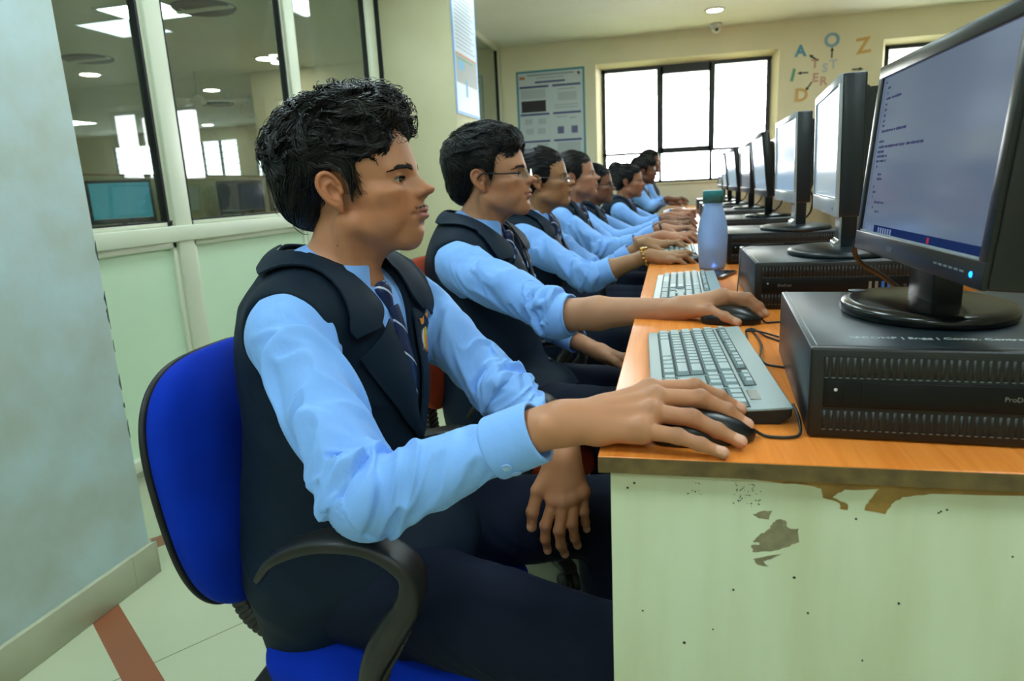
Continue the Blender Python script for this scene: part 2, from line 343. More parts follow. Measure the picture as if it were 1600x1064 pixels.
# ---------------------------------------------------------------- heads
EAR_RING = [(.010, .004), (.004, .020), (-.006, .0285), (-.017, .0265), (-.0225, .015), (-.021, .001), (-.0155, -.012), (-.009, -.021)]
ANTI = [(-.004, .014), (-.0125, .012), (-.0145, .002), (-.010, -.009), (-.003, -.014)]
def spline(pts, n):
    P = np.array(pts, float); t = np.linspace(0, len(P) - 1, n); out = []
    for u in t:
        i = min(int(u), len(P) - 2); f = u - i
        p0, p1, p2, p3 = P[max(i - 1, 0)], P[i], P[i + 1], P[min(i + 2, len(P) - 1)]
        out.append(.5 * (2 * p1 + (p2 - p0) * f + (2 * p0 - 5 * p1 + 4 * p2 - p3) * f * f + (3 * p1 - 3 * p2 + p3 - p0) * f ** 3))
    return np.array(out)
EAR_RING = spline(EAR_RING, 18); ANTI = spline(ANTI, 9)
def add_head(S, F, fem=0.0, nose=1.0, jaw=1.0, chub=0.0, cx=0.0, lips=1.0):
    """x forward, y to the person's left, z up; origin between the ear canals"""
    E = S.ell
    w = 1 - .03 * fem
    E((-.006, 0, .050), (.093, .0745 * w, .080), .02, 'u', F)
    E((.047, 0, .052), (.0455, .058, .048), .03, 'u', F)                       # forehead
    E((.040, 0, -.012), (.050, .059 * w + .004 * chub, .062), .03, 'u', F)       # mid face
    E((.030, 0, -.060), (.052, .046 * jaw + .006 * chub, .050), .025, 'u', F)    # lower face
    for s in (-1, 1):
        S.cone((.006, s * .051 * jaw, -.056), (.068 + cx, s * .017 * jaw, -.096 + .004 * fem), .015, .013, .024, 'u', F)
        E((.046, s * (.041 + .004 * chub) , -.045), (.034, .017 + .004 * chub, .036), .022, 'u', F)      # cheek
        E((.056, s * .044, -.010), (.027, .019 + .004 * chub, .020), .02, 'u', F)         # cheekbone
        S.cone((.0885, s * .010, .0385), (.076, s * .043, .040), .0088 - .003 * fem, .0085 - .002 * fem, .014, 'u', F)   # brow ridge
    S.ball((.077 + cx, 0, -.098 + .004 * fem), .0145, .018, 'u', F)                  # chin
    E((.080, 0, -.052), (.021, .029, .030), .020, 'u', F)                       # muzzle
    E((.068, 0, -.022), (.029, .036, .036), .018, 'u', F)                       # upper jaw
    E((.074 + cx * .6, 0, -.083), (.018, .024, .018), .018, 'u', F)
    for s in (-1, 1):
        S.ball((.1005, s * .033, .0165), .0165, .013, 's', F)                   # eye socket
    # nose
    n = nose
    S.cone((.0875, 0, .034), (.1075 + .004 * (n - 1), 0, -.010), .0070, .0092, .014, 'u', F)
    S.cone((.082, 0, .020), (.096, 0, -.012), .010, .0145, .012, 'u', F)
    E((.1135 + .008 * (n - 1), 0, -.0175), (.0118, .0105, .0095), .008, 'u', F)
    for s in (-1, 1):
        E((.1015, s * .0125 * n, -.0212), (.0105, .0068, .0078), .006, 'u', F)
    S.cone((.106, 0, -.028), (.099, 0, -.036), .0045, .004, .006, 'u', F)       # columella
    for s in (-1, 1):
        E((.1065, s * .0068, -.0292), (.0055, .0030, .0032), .002, 's', F)
    # lids over the eyeball, then the opening between them
    for s in (-1, 1):
        S.ball((.0745, s * .0315, .0185), .0142, .006, 'u', F)
        S.cone((.0815, s * .019, .0265), (.0815, s * .043, .0255), .0030, .0028, .006, 'u', F)   # fold of the upper lid
        R = rotm(z=s * .22) @ rotm(x=s * .06)
        E((.086, s * .0318, .0180), (.014, .0142, .0064), .0012, 's', F, R)
    # mouth
    f = (1 + .12 * fem) * lips
    for s in (-1, 1):
        E((.0965, s * .007, -.0500), (.0095, .0145, .0058 * f), .006, 'u', F, rotm(x=-s * .18, z=s * .25))
    E((.0955 + .0015 * (f - 1) * 5, 0, -.0615), (.0100, .0175, .0068 * f), .006, 'u', F)
    E((.106, 0, -.0555), (.0125, .0225, .0009), .0028, 's', F)
    for s in (-1, 1): S.ball((.0925, s * .0255, -.0565), .0022, .006, 's', F)    # corners
    S.cone((.1075, 0, -.037), (.1065, 0, -.044), .0018, .0022, .005, 's', F)     # philtrum
    E((.1005, 0, -.0755), (.006, .014, .0045), .012, 's', F)                     # hollow above the chin
    # ears
    for s in (-1, 1):
        Fe = F.child(rotm(z=-s * .42) @ rotm(y=-.16) @ rotm(x=s * -.12), (-.004, s * .0725, .002))
        P3 = lambda a, y: (a[0], s * y, a[1])
        E((-.007, s * .0005, .004), (.0155, .0042, .0255), .006, 'u', Fe)
        S.chain([P3(a, .0042) for a in EAR_RING], list(np.interp(np.linspace(0, 1, 18), [0, .3, .7, 1], [.0028, .0035, .0033, .0034])), .0020, 'u', Fe)
        S.cone((-.003, s * .002, -.0215), (-.004, s * .002, -.0265), .0058, .0050, .006, 'u', Fe, ((0, 1, 0), .62))
        E((-.0055, s * .0075, .000), (.0085, .0075, .0115), .003, 's', Fe)
        S.chain([P3(a, .0038) for a in ANTI], list(np.interp(np.linspace(0, 1, 9), [0, .5, 1], [.0020, .0027, .0020])), .003, 'u', Fe)
        E((.0065, s * .0035, -.003), (.0050, .0036, .0060), .003, 'u', Fe)       # tragus
        S.ball((-.0005, s * .0040, -.002), .0042, .003, 's', Fe)

def face_tint(p, base, lip, man=1.0, beard=.25, mole=None):
    """albedo over the head, in head coordinates: lips, a shaved jaw, redder ears and nose"""
    x, y, z = p.T
    T = np.tile(np.array(base), (len(p), 1))
    mix = lambda T, c, a: T * (1 - a[:, None]) + np.array(c) * a[:, None]
    red = np.array(base) * np.array([1.06, .80, .74])
    ear = np.clip((np.abs(y) - .068) / .008, 0, 1) * (np.abs(x) < .04) * (np.abs(z) < .04)
    T = mix(T, red, ear * .55)
    nt = np.exp(-(((x - .116) / .016) ** 2 + (y / .014) ** 2 + ((z + .018) / .013) ** 2)); T = mix(T, red, nt * .45)
    ck = np.exp(-(((z + .03) / .035) ** 2 + ((np.abs(y) - .05) / .03) ** 2)) * (x > -.01); T = mix(T, np.array(base) * np.array([.92, .70, .60]), ck * .6)
    lp = (x > .088) * np.clip(1.25 - (np.abs(y) / .0235) ** 4, 0, 1) * np.clip((.0112 - np.abs(z + .0562) - np.abs(y) * .24) / .0022, 0, 1)
    T = mix(T, lip, np.clip(lp, 0, 1) * .85)
    if man:
        mz = np.exp(-((z + .0415 + .004 * np.abs(y) / .02) / .0052) ** 2) * np.clip((.029 - np.abs(y)) / .008, 0, 1) * (x > .08)
        jw = np.clip((-.062 - z + x * .12) / .025, 0, 1) * (x > -.01) * (z > -.14)
        gr = np.array(base) * .32
        fine = .72 + .28 * vnoise(p, 700, 3)
        T = mix(T, gr, np.clip(mz * 1.15 * man * fine, 0, .85)); T = mix(T, gr * 1.6, np.clip(jw * beard * fine, 0, .8))
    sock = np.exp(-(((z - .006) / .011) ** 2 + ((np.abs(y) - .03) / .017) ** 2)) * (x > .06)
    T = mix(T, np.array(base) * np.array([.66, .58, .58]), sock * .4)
    sp = np.clip(vnoise(p, 260, 9) - .62, 0, 1) * 1.6 * (x > .0) * (z < .0); T = mix(T, np.array(base) * np.array([.74, .6, .56]), sp * .6)
    T = T * (1 + .05 * vnoise(p, 90, 5))[:, None]
    if mole is not None:
        q = ((p - np.array(mole)) ** 2).sum(1); T = mix(T, (.015, .01, .01), np.clip(1.4 - q / 1.6e-6, 0, 1))
    return T

def uv_ball(bm, c, r, seg=20, rings=14, R=None, sc=(1, 1, 1)):
    M_ = Matrix.Translation(Vector(c)) @ (Matrix(R.tolist()).to_4x4() if R is not None else Matrix.Identity(4)) @ Matrix.Diagonal((*sc, 1))
    return bmesh.ops.create_uvsphere(bm, u_segments=seg, v_segments=rings, radius=r, matrix=M_)['verts']

def make_eyes(root, F, origin, look=(0, 0), hi=True):
    """two eyeballs: white, iris, pupil by distance from the gaze axis"""
    for s in (-1, 1):
        bm = bmesh.new()
        uv_ball(bm, (0, 0, 0), 1, 32 if hi else 12, 24 if hi else 8)
        g = Vector((math.cos(look[1]) * math.cos(look[0]), math.sin(look[0]) * math.cos(look[1]), math.sin(look[1])))
        q = Vector((0, 0, 1)).rotation_difference(g)
        c = F.out((.0745, s * .0315, .0185)); r = .0126 * F.sc
        R = Matrix(F.R.tolist())
        for f in bm.faces:
            f.smooth = True
            ang = math.acos(max(-1, min(1, f.calc_center_median().normalized().z)))
            f.material_index = 2 if ang < .17 else 1 if ang < .48 else 0
        for v in bm.verts: v.co = R @ (q @ v.co) * r + Vector(c) - Vector(origin)
        me = bpy.data.meshes.new('eye'); bm.to_mesh(me); bm.free()
        for m in (MT['eye_white'], MT['iris'], MT['pupil']): me.materials.append(m)
        o = bpy.data.objects.new('eye', me); COL.objects.link(o); o.parent = root
# ---------------------------------------------------------------- mesh builder
class MB:
    def __init__(s): s.bm = bmesh.new()
    def _merge(s, t, mi=0, smooth=False, M=None):
        if M is not None: bmesh.ops.transform(t, matrix=M, verts=t.verts)
        bmesh.ops.recalc_face_normals(t, faces=t.faces)
        for f in t.faces: f.material_index = mi; f.smooth = smooth
        me = bpy.data.meshes.new('tmp'); t.to_mesh(me); t.free(); s.bm.from_mesh(me); bpy.data.meshes.remove(me)
        return s
    def box(s, lo, hi, bev=0., mi=0, M=None, seg=2, smooth=None):
        t = bmesh.new(); lo = Vector(lo); hi = Vector(hi); d = hi - lo
        bmesh.ops.create_cube(t, size=1, matrix=Matrix.Translation((lo + hi) / 2) @ Matrix.Diagonal((*d, 1)))
        if bev > 0: bmesh.ops.bevel(t, geom=t.edges[:], offset=min(bev, min(d) * .49), segments=seg, affect='EDGES', profile=.5)
        return s._merge(t, mi, bev > 0 if smooth is None else smooth, M)
    def prism(s, pts, depth, M=None, bev=0., mi=0, seg=2, smooth=False):
        """polygon in XY pushed along +Z"""
        t = bmesh.new(); v = [t.verts.new((p[0], p[1], 0)) for p in pts]; f = t.faces.new(v)
        r = bmesh.ops.extrude_face_region(t, geom=[f]); bmesh.ops.translate(t, vec=(0, 0, depth), verts=[x for x in r['geom'] if isinstance(x, bmesh.types.BMVert)])
        bmesh.ops.recalc_face_normals(t, faces=t.faces)
        if bev > 0:
            e = [e for e in t.edges if len(e.link_faces) == 2 and e.calc_face_angle(0) > .6]
            bmesh.ops.bevel(t, geom=e, offset=bev, segments=seg, affect='EDGES', profile=.5)
        return s._merge(t, mi, smooth, M)
    def lathe(s, prof, n=32, M=None, mi=0, smooth=True, cap=True):
        t = bmesh.new(); rings = []
        for r, z in prof: rings.append([t.verts.new((r * math.cos(2 * math.pi * i / n), r * math.sin(2 * math.pi * i / n), z)) for i in range(n)])
        for a, b in zip(rings[:-1], rings[1:]):
            for i in range(n): t.faces.new((a[i], a[(i + 1) % n], b[(i + 1) % n], b[i]))
        if cap:
            t.faces.new(rings[0][::-1]); t.faces.new(rings[-1])
        return s._merge(t, mi, smooth, M)
    def cyl(s, a, b, r, r2=None, n=20, mi=0, smooth=True):
        a = Vector(a); b = Vector(b); d = b - a; q = Vector((0, 0, 1)).rotation_difference(d)
        return s.lathe([(r, 0), (r2 if r2 is not None else r, d.length)], n, Matrix.Translation(a) @ q.to_matrix().to_4x4(), mi, smooth)
    def tube(s, pts, r, n=8, mi=0, spl=0):
        P = spline(pts, spl) if spl else np.array(pts, float)
        rr = np.full(len(P), r) if np.isscalar(r) else np.interp(np.linspace(0, 1, len(P)), np.linspace(0, 1, len(r)), r)
        t = bmesh.new(); T = np.gradient(P, axis=0); T /= np.maximum(np.linalg.norm(T, axis=1, keepdims=True), 1e-9)
        ref = np.array([0, 0, 1.]) if abs(T[0][2]) < .9 else np.array([1., 0, 0]); A = np.cross(T[0], ref); A /= np.linalg.norm(A); rings = []
        for i in range(len(P)):
            A = A - T[i] * (A @ T[i]); A /= np.linalg.norm(A); B = np.cross(T[i], A)
            rings.append([t.verts.new(P[i] + rr[i] * (math.cos(2 * math.pi * k / n) * A + math.sin(2 * math.pi * k / n) * B)) for k in range(n)])
        for a, b in zip(rings[:-1], rings[1:]):
            for i in range(n): t.faces.new((a[i], a[(i + 1) % n], b[(i + 1) % n], b[i]))
        t.faces.new(rings[0][::-1]); t.faces.new(rings[-1])
        return s._merge(t, mi, True)
    def poly(s, pts, mi=0):
        f = s.bm.faces.new([s.bm.verts.new(p) for p in pts]); f.material_index = mi; return s
    def grid(s, fn, nu, nv, thick=0., mi=0, closed_u=False):
        """sheet fn(u,v) with optional thickness"""
        t = bmesh.new(); V = [[t.verts.new(fn(i / (nu if closed_u else nu - 1), j / (nv - 1))) for j in range(nv)] for i in range(nu)]
        for i in range(nu if closed_u else nu - 1):
            for j in range(nv - 1): t.faces.new((V[i][j], V[(i + 1) % nu][j], V[(i + 1) % nu][j + 1], V[i][j + 1]))
        if thick:
            bmesh.ops.recalc_face_normals(t, faces=t.faces); bmesh.ops.solidify(t, geom=t.faces[:], thickness=thick)
        return s._merge(t, mi, True)
    def ball(s, c, r, mi=0, sc=(1, 1, 1), R=None, seg=20, rings=12):
        t = bmesh.new(); uv_ball(t, c, r, seg, rings, R, sc); return s._merge(t, mi, True)
    def obj(s, name, mats, parent=None, sub=0, sharp=None):
        me = bpy.data.meshes.new(name); s.bm.to_mesh(me); s.bm.free()
        for m in (mats if isinstance(mats, (list, tuple)) else [mats]): me.materials.append(MT[m] if isinstance(m, str) else m)
        if sharp: me.set_sharp_from_angle(angle=sharp)
        o = bpy.data.objects.new(name, me); COL.objects.link(o)
        if parent: o.parent = parent
        if sub:
            d = o.modifiers.new('sub', 'SUBSURF'); d.levels = d.render_levels = sub
        return o
def tag(o, label=None, cat=None, group=None, kind=None):
    if label: o['label'] = label
    if cat: o['category'] = cat
    if group: o['group'] = group
    if kind: o['kind'] = kind
    return o
def thing(name, label, cat, loc=(0, 0, 0), rz=0., group=None):
    o = bpy.data.objects.new(name, None); COL.objects.link(o); o.empty_display_size = .05
    o.location = loc; o.rotation_euler = (0, 0, rz); return tag(o, label, cat, group)
def struct(name, loc=(0, 0, 0)):
    o = bpy.data.objects.new(name, None); COL.objects.link(o); o.location = loc; o['kind'] = 'structure'; return o
def kids(o): return [c for c in bpy.data.objects if c.parent == o]
def dup(root, loc, rz=0., label=None, skip=()):
    r = root.copy(); COL.objects.link(r); r.location = loc; r.rotation_euler = (0, 0, rz)
    if label: r['label'] = label
    def rec(a, b):
        for ch in list(a.children):
            if ch.name.split('.')[0] in skip: continue
            c = ch.copy(); COL.objects.link(c); c.parent = b; rec(ch, c)
    rec(root, r)
    return r
def text_mesh(name, txt, size, M, m, parent=None, ext=.0002, bold=0., align='LEFT'):
    cu = bpy.data.curves.new(name, 'FONT'); cu.body = txt; cu.size = size; cu.extrude = ext; cu.offset = bold; cu.resolution_u = 3; cu.align_x = align
    t = bpy.data.objects.new(name, cu); me = bpy.data.meshes.new_from_object(t); bpy.data.objects.remove(t); bpy.data.curves.remove(cu)
    me.transform(M); me.materials.clear(); me.materials.append(MT[m]); o = bpy.data.objects.new(name, me); COL.objects.link(o)
    if parent: o.parent = parent
    return o
def basis(x, y, z, o=(0, 0, 0)):
    return Matrix(((x[0], y[0], z[0], o[0]), (x[1], y[1], z[1], o[1]), (x[2], y[2], z[2], o[2]), (0, 0, 0, 1)))
FRONT = lambda o: basis((1, 0, 0), (0, 0, 1), (0, -1, 0), o)      # text and outlines standing on a face that looks to -y
LEFTF = lambda o: basis((0, -1, 0), (0, 0, 1), (-1, 0, 0), o)     # ... on a face that looks to -x
RIGHTF = lambda o: basis((0, 1, 0), (0, 0, 1), (1, 0, 0), o)      # ... on a face that looks to +x
TOPF = lambda o: Matrix.Translation(o)
# ---------------------------------------------------------------- the room
CEIL, YB, XP = 2.6, 7.5, -1.85
r = tag(MB().box((-16, -4.2, -.1), (4.2, 13.2, 0)).obj('floor', 'floor_tile'), kind='structure')
tag(MB().box((-16, -4.2, CEIL), (4.2, 13.2, CEIL + .12)).obj('ceiling', 'ceiling_paint'), kind='structure')
W2 = (-.761, 1.183, 1.0, 2.33); W3 = (2.19, 3.7, 1.0, 2.33)                 # openings in the back wall
b = MB()
xs = [XP - .1, W2[0], W2[1], W3[0], W3[1], 4.2]
for i in range(5):
    if i in (1, 3):
        b.box((xs[i], YB, 0), (xs[i + 1], YB + .25, W2[2])); b.box((xs[i], YB, W2[3]), (xs[i + 1], YB + .25, CEIL))
    else: b.box((xs[i], YB, 0), (xs[i + 1], YB + .25, CEIL))
tag(b.obj('wall_back', 'wall_paint'), kind='structure')
tag(MB().box((4, -4, 0), (4.2, YB, CEIL)).obj('wall_right', 'wall_paint'), kind='structure')
tag(MB().box((-16, -4.2, 0), (4.2, -4, CEIL)).obj('wall_front', 'wall_paint'), kind='structure')
b = MB()                                                                   # unseen outer wall; its window is added to brighten the next room
for y0, y1 in ((-4, 2.2), (3.2, 13)): b.box((-14.2, y0, 0), (-14, y1, CEIL))
for y0, y1 in ((2.2, 3.2),): b.box((-14.2, y0, 0), (-14, y1, .85)); b.box((-14.2, y0, 2.45), (-14, y1, CEIL))
tag(b.obj('wall_left', 'wall_paint'), kind='structure')
for k, (y0, y1) in enumerate(((2.2, 3.2),)):
    w = struct('window_%d' % (8 + k)); f = MB()  # unseen window, added to let more daylight into the next room
    for i in range(5): y = y0 + (y1 - y0) * i / 4; f.box((-14.12, y - .025, .85), (-14.07, y + .025, 2.45))
    f.box((-14.12, y0, .85), (-14.07, y1, .9)).box((-14.12, y0, 2.4), (-14.07, y1, 2.45)); f.obj('window_frame', 'black_steel', w)
tag(MB().box((-5.1, YB, 0), (XP - .1, YB + .25, CEIL)).box((-5.1, YB + .25, 0), (-4.95, 13, CEIL)).obj('wall_side', 'wall_paint'), kind='structure')
# the far wall of the next room with two daylight windows
b = MB(); ops_ = [(-12.3, -10.75), (-10.45, -9.1), (-8.7, -7.4)]; xx = -14
for a, c in ops_:
    b.box((xx, 13, 0), (a, 13.2, CEIL)); b.box((a, 13, 0), (c, 13.2, 1.45)); b.box((a, 13, 2.35 if a < -9 else 2.1), (c, 13.2, CEIL)); xx = c
b.box((xx, 13, 0), (-4.95, 13.2, CEIL)); tag(b.obj('wall_far', 'wall_paint'), kind='structure')
for k, (a, c) in enumerate(ops_):
    w = struct('window_%d' % (5 + k), (0, 0, 0)); z1 = 2.35 if a < -9 else 2.1
    f = MB()
    for i in range(4): x = a + (c - a) * i / 3; f.box((x - .02, 13.02, 1.45), (x + .02, 13.08, z1))
    for i in range(8): z = 1.45 + (z1 - 1.45) * i / 7; f.box((a, 13.03, z - .008), (c, 13.06, z + .008))
    f.obj('window_frame', 'black_steel', w); MB().box((a, 13.10, 1.45), (c, 13.104, z1)).obj('blind', 'blind_cloth', w)

# pillars with tiled skirting
b = MB(); b.box((-1.95, -.5, 0), (-1.367, .811, CEIL), .004)
p = b.obj('pillar', 'pillar_paint'); tag(p, kind='structure')
rq = random.Random(5); b = MB()                                                 # knocked edge of the plaster
for i in range(12):
    z = rq.uniform(.42, .95) if i < 9 else rq.uniform(.68, .8); w_ = rq.uniform(.001, .007); h_ = rq.uniform(.004, .026)
    b.prism([(.8112 - w_, z), (.8112 - w_ * .4, z + h_), (.8112, z + h_ * 1.2), (.8112, z - h_), (.8112 - w_ * .5, z - h_ * .8)], .0006, RIGHTF((-1.3671, 0, 0)))
q = b.obj('chipped_edge', 'chip_grey', p); q['kind'] = 'stuff'
bb = MB().box((-1.367, -.5, 0), (-1.353, .823, .098), .002).box((-1.95, .811, 0), (-1.353, .823, .098), .002); bb.box((-1.3535, .73, 0), (-1.3525, .732, .098)); bb.box((-1.3535, .2, 0), (-1.3525, .202, .098))
tag(bb.obj('baseboard_left', 'skirting_tile'), kind='structure')
b = MB(); b.box((-1.95, 4.04, 0), (-1.367, 4.655, CEIL), .004); p2 = b.obj('pillar', 'pillar_cream'); tag(p2, kind='structure')
tag(MB().box((-1.367, 4.03, 0), (-1.355, 4.665, .098)).box((-1.95, 4.028, 0), (-1.355, 4.04, .098)).obj('baseboard_left', 'skirting_tile'), kind='structure')
tag(MB().box((XP - .1, YB - .012, 0), (4, YB, .098)).obj('baseboard_back', 'skirting_tile'), kind='structure')

# glazed partitions between the two rooms
def partition(idx, y0, y1, mull, sill=True):
    w = struct('window_%d' % idx, (XP, 0, 0)); f = MB(); g = MB(); D0, D1 = -.06, 0
    zs0, zs1 = (.882, .945)
    f.box((D0, y0, .06), (D1, y1, .105), .004).box((D0, y0, zs0), (D1 + .012, y1, zs1), .005).box((D0, y0, 2.55), (D1, y1, CEIL), .003)
    ends = [y0] + [m for mm in mull for m in mm] + [y1]
    for a, c in mull: f.box((D0, a, .06), (D1 + .004, c, CEIL), .005)
    # stepped inner beads
    for i in range(0, len(ends), 2):
        a, c = ends[i], ends[i + 1]
        f.box((D0 + .01, a, zs1), (D1 - .012, c, zs1 + .018), .003).box((D0 + .01, a, .105), (D1 - .008, a + .022, zs0), .003).box((D0 + .01, c - .022, .105), (D1 - .008, c, zs0), .003).box((D0 + .01, a, zs0 - .024), (D1 - .008, c, zs0), .003)
        f.box((D0 + .01, a, zs1), (D1 - .012, a + .02, 2.55), .003).box((D0 + .01, c - .02, zs1), (D1 - .012, c, 2.55), .003)
        g.box((D0 + .02, a + .02, zs1), (D1 - .010, a + .026, 2.55)).box((D0 + .02, c - .03, zs1), (D1 - .009, c - .018, 2.55)).box((D0 + .02, a, zs1 + .016), (D1 - .011, c, zs1 + .022))
        pn = MB().box((D0 + .026, a, .10), (D0 + .036, c, zs0)).obj('lower_panel', 'panel_cream', w)
        MB().box((D0 + .028, a, zs1), (D0 + .034, c, 2.56)).obj('pane', 'pane_glass', w)
    f.obj('window_frame', 'alu_cream', w); g.obj('gasket', 'rubber', w)
    return w
partition(1, .823, 4.028, [(1.715, 1.81), (2.735, 2.832), (3.78, 3.9)])
partition(4, 4.665, YB - .01, [(5.6, 5.7), (7.38, 7.48)])

# back windows: black steel frames in a deep reveal
def back_window(idx, x0, x1, verts, centre):
    w = struct('window_%d' % idx, (0, YB, 0)); f = MB(); Y0, Y1 = .13, .165; z0, z1 = 1.0, 2.265
    xa, xb = x0 + .058, x1 - .064; f.box((xa, Y0, z0), (xa + .035, Y1, z1 + .02)).box((xb - .04, Y0, z0), (xb, Y1, z1)).box((x0, Y0, z1 - .02), (x1, Y1, z1 + .02)).box((x0, Y0, z0), (x1, Y1, z0 + .03))
    a, c = verts
    f.box((a - .035, Y0 - .01, 1.34), (a + .035, Y1, z1)).box((c - .03, Y0 - .01, 1.33), (c + .035, Y1, z1)).box((a, Y0 - .01, 1.33), (c, Y1, 1.392)).box((a, Y0 - .01, z1 - .075), (c, Y1, z1))
    f.box((a - .016, Y0, z0), (a + .016, Y1, 1.34)).box((c - .016, Y0, z0), (c + .016, Y1, 1.34)).box((x0, Y0, 1.332), (a, Y1, 1.36)).box((c, Y0, 1.332), (x1, Y1, 1.36))
    for i in range(14):                                                     # hooks of the old mesh along the frame
        z = 1.05 + i * .085; f.box((xa + .03, Y0 - .006, z), (xa + .043, Y0, z + .012)); f.box((xb - .048, Y0 - .006, z), (xb - .035, Y0, z + .012))
    f.obj('window_frame', 'black_steel', w)
    MB().box((x0, .145, z0), (x1, .149, z1)).obj('pane', 'clear_glass', w)
    rv = MB().box((x0, -.015, z0 - .02), (x1, .13, z0 + .004), .004)
    rv.prism([(x0, .002), (x0 + .062, .16), (x0 + .062, .2), (x0, .2)], 1.33, TOPF((0, 0, z0))).prism([(x1, .002), (x1, .2), (x1 - .068, .2), (x1 - .068, .16)], 1.33, TOPF((0, 0, z0)))
    rv.prism([(.002, 2.33), (.2, 2.33), (.2, z1 + .012), (.16, z1 + .012)], x1 - x0, basis((0, 1, 0), (0, 0, 1), (1, 0, 0), (x0, 0, 0))); rv.obj('window_sill', 'reveal', w)
back_window(2, W2[0], W2[1], (-.055, .505), True)
back_window(3, W3[0], W3[1], (2.75, 3.2), True)

# ceiling fittings of this room and the next
def led_panel(x, y, label, sx=.6, sy=.6, group=None):
    t = thing('ceiling_light', label, 'ceiling light', (x, y, CEIL), 0, group)
    f = MB()
    for a, c in (((-sx / 2, -sy / 2), (sx / 2, -sy / 2 + .02)), ((-sx / 2, sy / 2 - .02), (sx / 2, sy / 2)), ((-sx / 2, -sy / 2), (-sx / 2 + .02, sy / 2)), ((sx / 2 - .02, -sy / 2), (sx / 2, sy / 2))): f.box((a[0], a[1], -.014), (c[0], c[1], 0))
    f.obj('frame', 'white_plastic', t); MB().box((-sx / 2 + .015, -sy / 2 + .015, -.008), (sx / 2 - .015, sy / 2 - .015, -.002)).obj('diffuser', 'led_white', t)
    return t
k = 0
for x in (-.95, .95):
    for y in (-2.6, -.7, 1.2, 3.1, 5.0):
        led_panel(x, y, 'square white ceiling panel light above the desks, out of the photo', group='panel lights over this room')
led_panel(-4.15, 4.62, 'large square white light panel on the ceiling beyond the glass partition', .62, .5)
led_panel(-10.75, 10.45, 'far white bar of light low behind the glass beside the left pillar', .6, .6)
for x in (-3.6,):  # unseen panels added to lift the light in the next room
    for y in (-1.0, 2.0): led_panel(x, y, 'unseen square white panel light added to brighten the next room', group='added panel lights over the next room')
def downlight(x, y, label, group=None, r=.075):
    t = thing('downlight', label, 'ceiling light', (x, y, CEIL), 0, group)
    MB().lathe([(r * .8, -.004), (r, -.01), (r * 1.25, -.008), (r * 1.3, 0)], 28).obj('trim_ring', 'white_plastic', t)
    MB().lathe([(.001, -.012), (r * .95, -.011), (r, -.006)], 28).obj('lens', 'downlight_glow', t)
downlight(.473, 6.666, 'round white downlight on the ceiling near the back window')
for (x, y), l in zip([(-6.717, 6.681), (-4.42, 6.79), (-4.4, 7.06), (-6.33, 8.43), (-9.25, 12.3)],
                     ['round downlight behind the glass just below the left ceiling vent', 'left one of two round downlights side by side behind the glass', 'right one of two round downlights side by side behind the glass', 'single round downlight low behind the middle pane', 'small far downlight above the far blinds']):
    downlight(x, y, l, r=.11)
for (x, y), l in zip([(-6.02, 5.938), (-3.68, 4.71), (-7.151, 9.7)], ['dark round ceiling vent in the left pane near the pillar', 'large dark round ceiling vent beside the bright square light', 'small dark round ceiling vent far behind the middle pane']):
    t = thing('ceiling_vent', l, 'vent', (x, y, CEIL)); MB().lathe([(.001, -.012), (.17, -.012), (.24, -.02), (.255, -.004), (.255, 0)], 36).obj('grille', 'dark_vent', t)
    MB().box((-.26, -.03, -.026), (.26, .03, -.0121)).obj('cross_bar', 'ceiling_paint', t)
t = thing('ceiling_fan', 'white ceiling fan hanging behind the glass below the big vent', 'fan', (-5.6, 7.1, CEIL))
MB().cyl((0, 0, -.3), (0, 0, 0), .012).obj('rod', 'white_plastic', t); MB().lathe([(.02, -.40), (.09, -.38), (.10, -.34), (.05, -.29), (.02, -.28)], 24).obj('motor', 'white_plastic', t)
for i in range(3): MB().box((.09, -.055, -.345), (.6, .055, -.338), .003, M=Matrix.Rotation(i * 2.094 + .4, 4, 'Z')).obj('blade', 'white_plastic', t)
t = thing('security_camera', 'white dome security camera on the ceiling above the window', 'camera', (.525, 7.3, CEIL))
MB().lathe([(.062, 0), (.062, -.03), (.05, -.042)], 28).obj('base', 'white_plastic', t); MB().ball((0, 0, -.052), .045).obj('dome', 'white_plastic', t); MB().ball((.002, -.03, -.066), .019).obj('lens', 'black_plastic', t)

# poster on the back wall
t = thing('research_poster', 'large white poster with blue headings and a teal border on the back wall', 'poster', (-1.2825, YB, 1.545))
def rect(mb, x0, z0, x1, z1, d=.0045): mb.box((x0 + 1.2825, -d, z0 - 1.545), (x1 + 1.2825, -.001, z1 - 1.545))
m = MB(); rect(m, -1.678, .77, -.887, 2.325, .003); m.obj('border', 'poster_edge', t)
m = MB(); rect(m, -1.655, .79, -.91, 2.303, .0038); m.obj('sheet', 'poster_white', t)
for q in [(x0, z - .011, x0 + w, z + .011) for z in (2.148, 1.845, 1.543, 1.24) for x0, w in ((-1.643, .341), (-1.259, .323))] + [(-1.46, 2.186, -1.11, 2.206)]: m = MB(); rect(m, *q); m.obj('heading_bar', 'poster_blue', t)
m = MB(); rect(m, -1.627, 1.872, -1.339, 1.998); m.obj('dark_picture', 'poster_dark', t)
for q in ((-1.212, 1.615, -1.138, 1.695), (-1.05, 1.615, -.978, 1.695)): m = MB(); rect(m, *q); m.obj('small_chart', 'poster_violet', t)
m = MB(); rect(m, -1.548, 2.265, -1.008, 2.284); rect(m, -1.44, 2.235, -1.12, 2.245)
for z in (1.93, 1.9): rect(m, -1.24, z, -.97, z + .008)
rect(m, -1.2, 2.1, -1.0, 2.11); rect(m, -1.23, 1.80, -1.1, 1.808); rect(m, -1.07, 1.78, -.99, 1.79); m.obj('print_line', 'poster_grey', t)
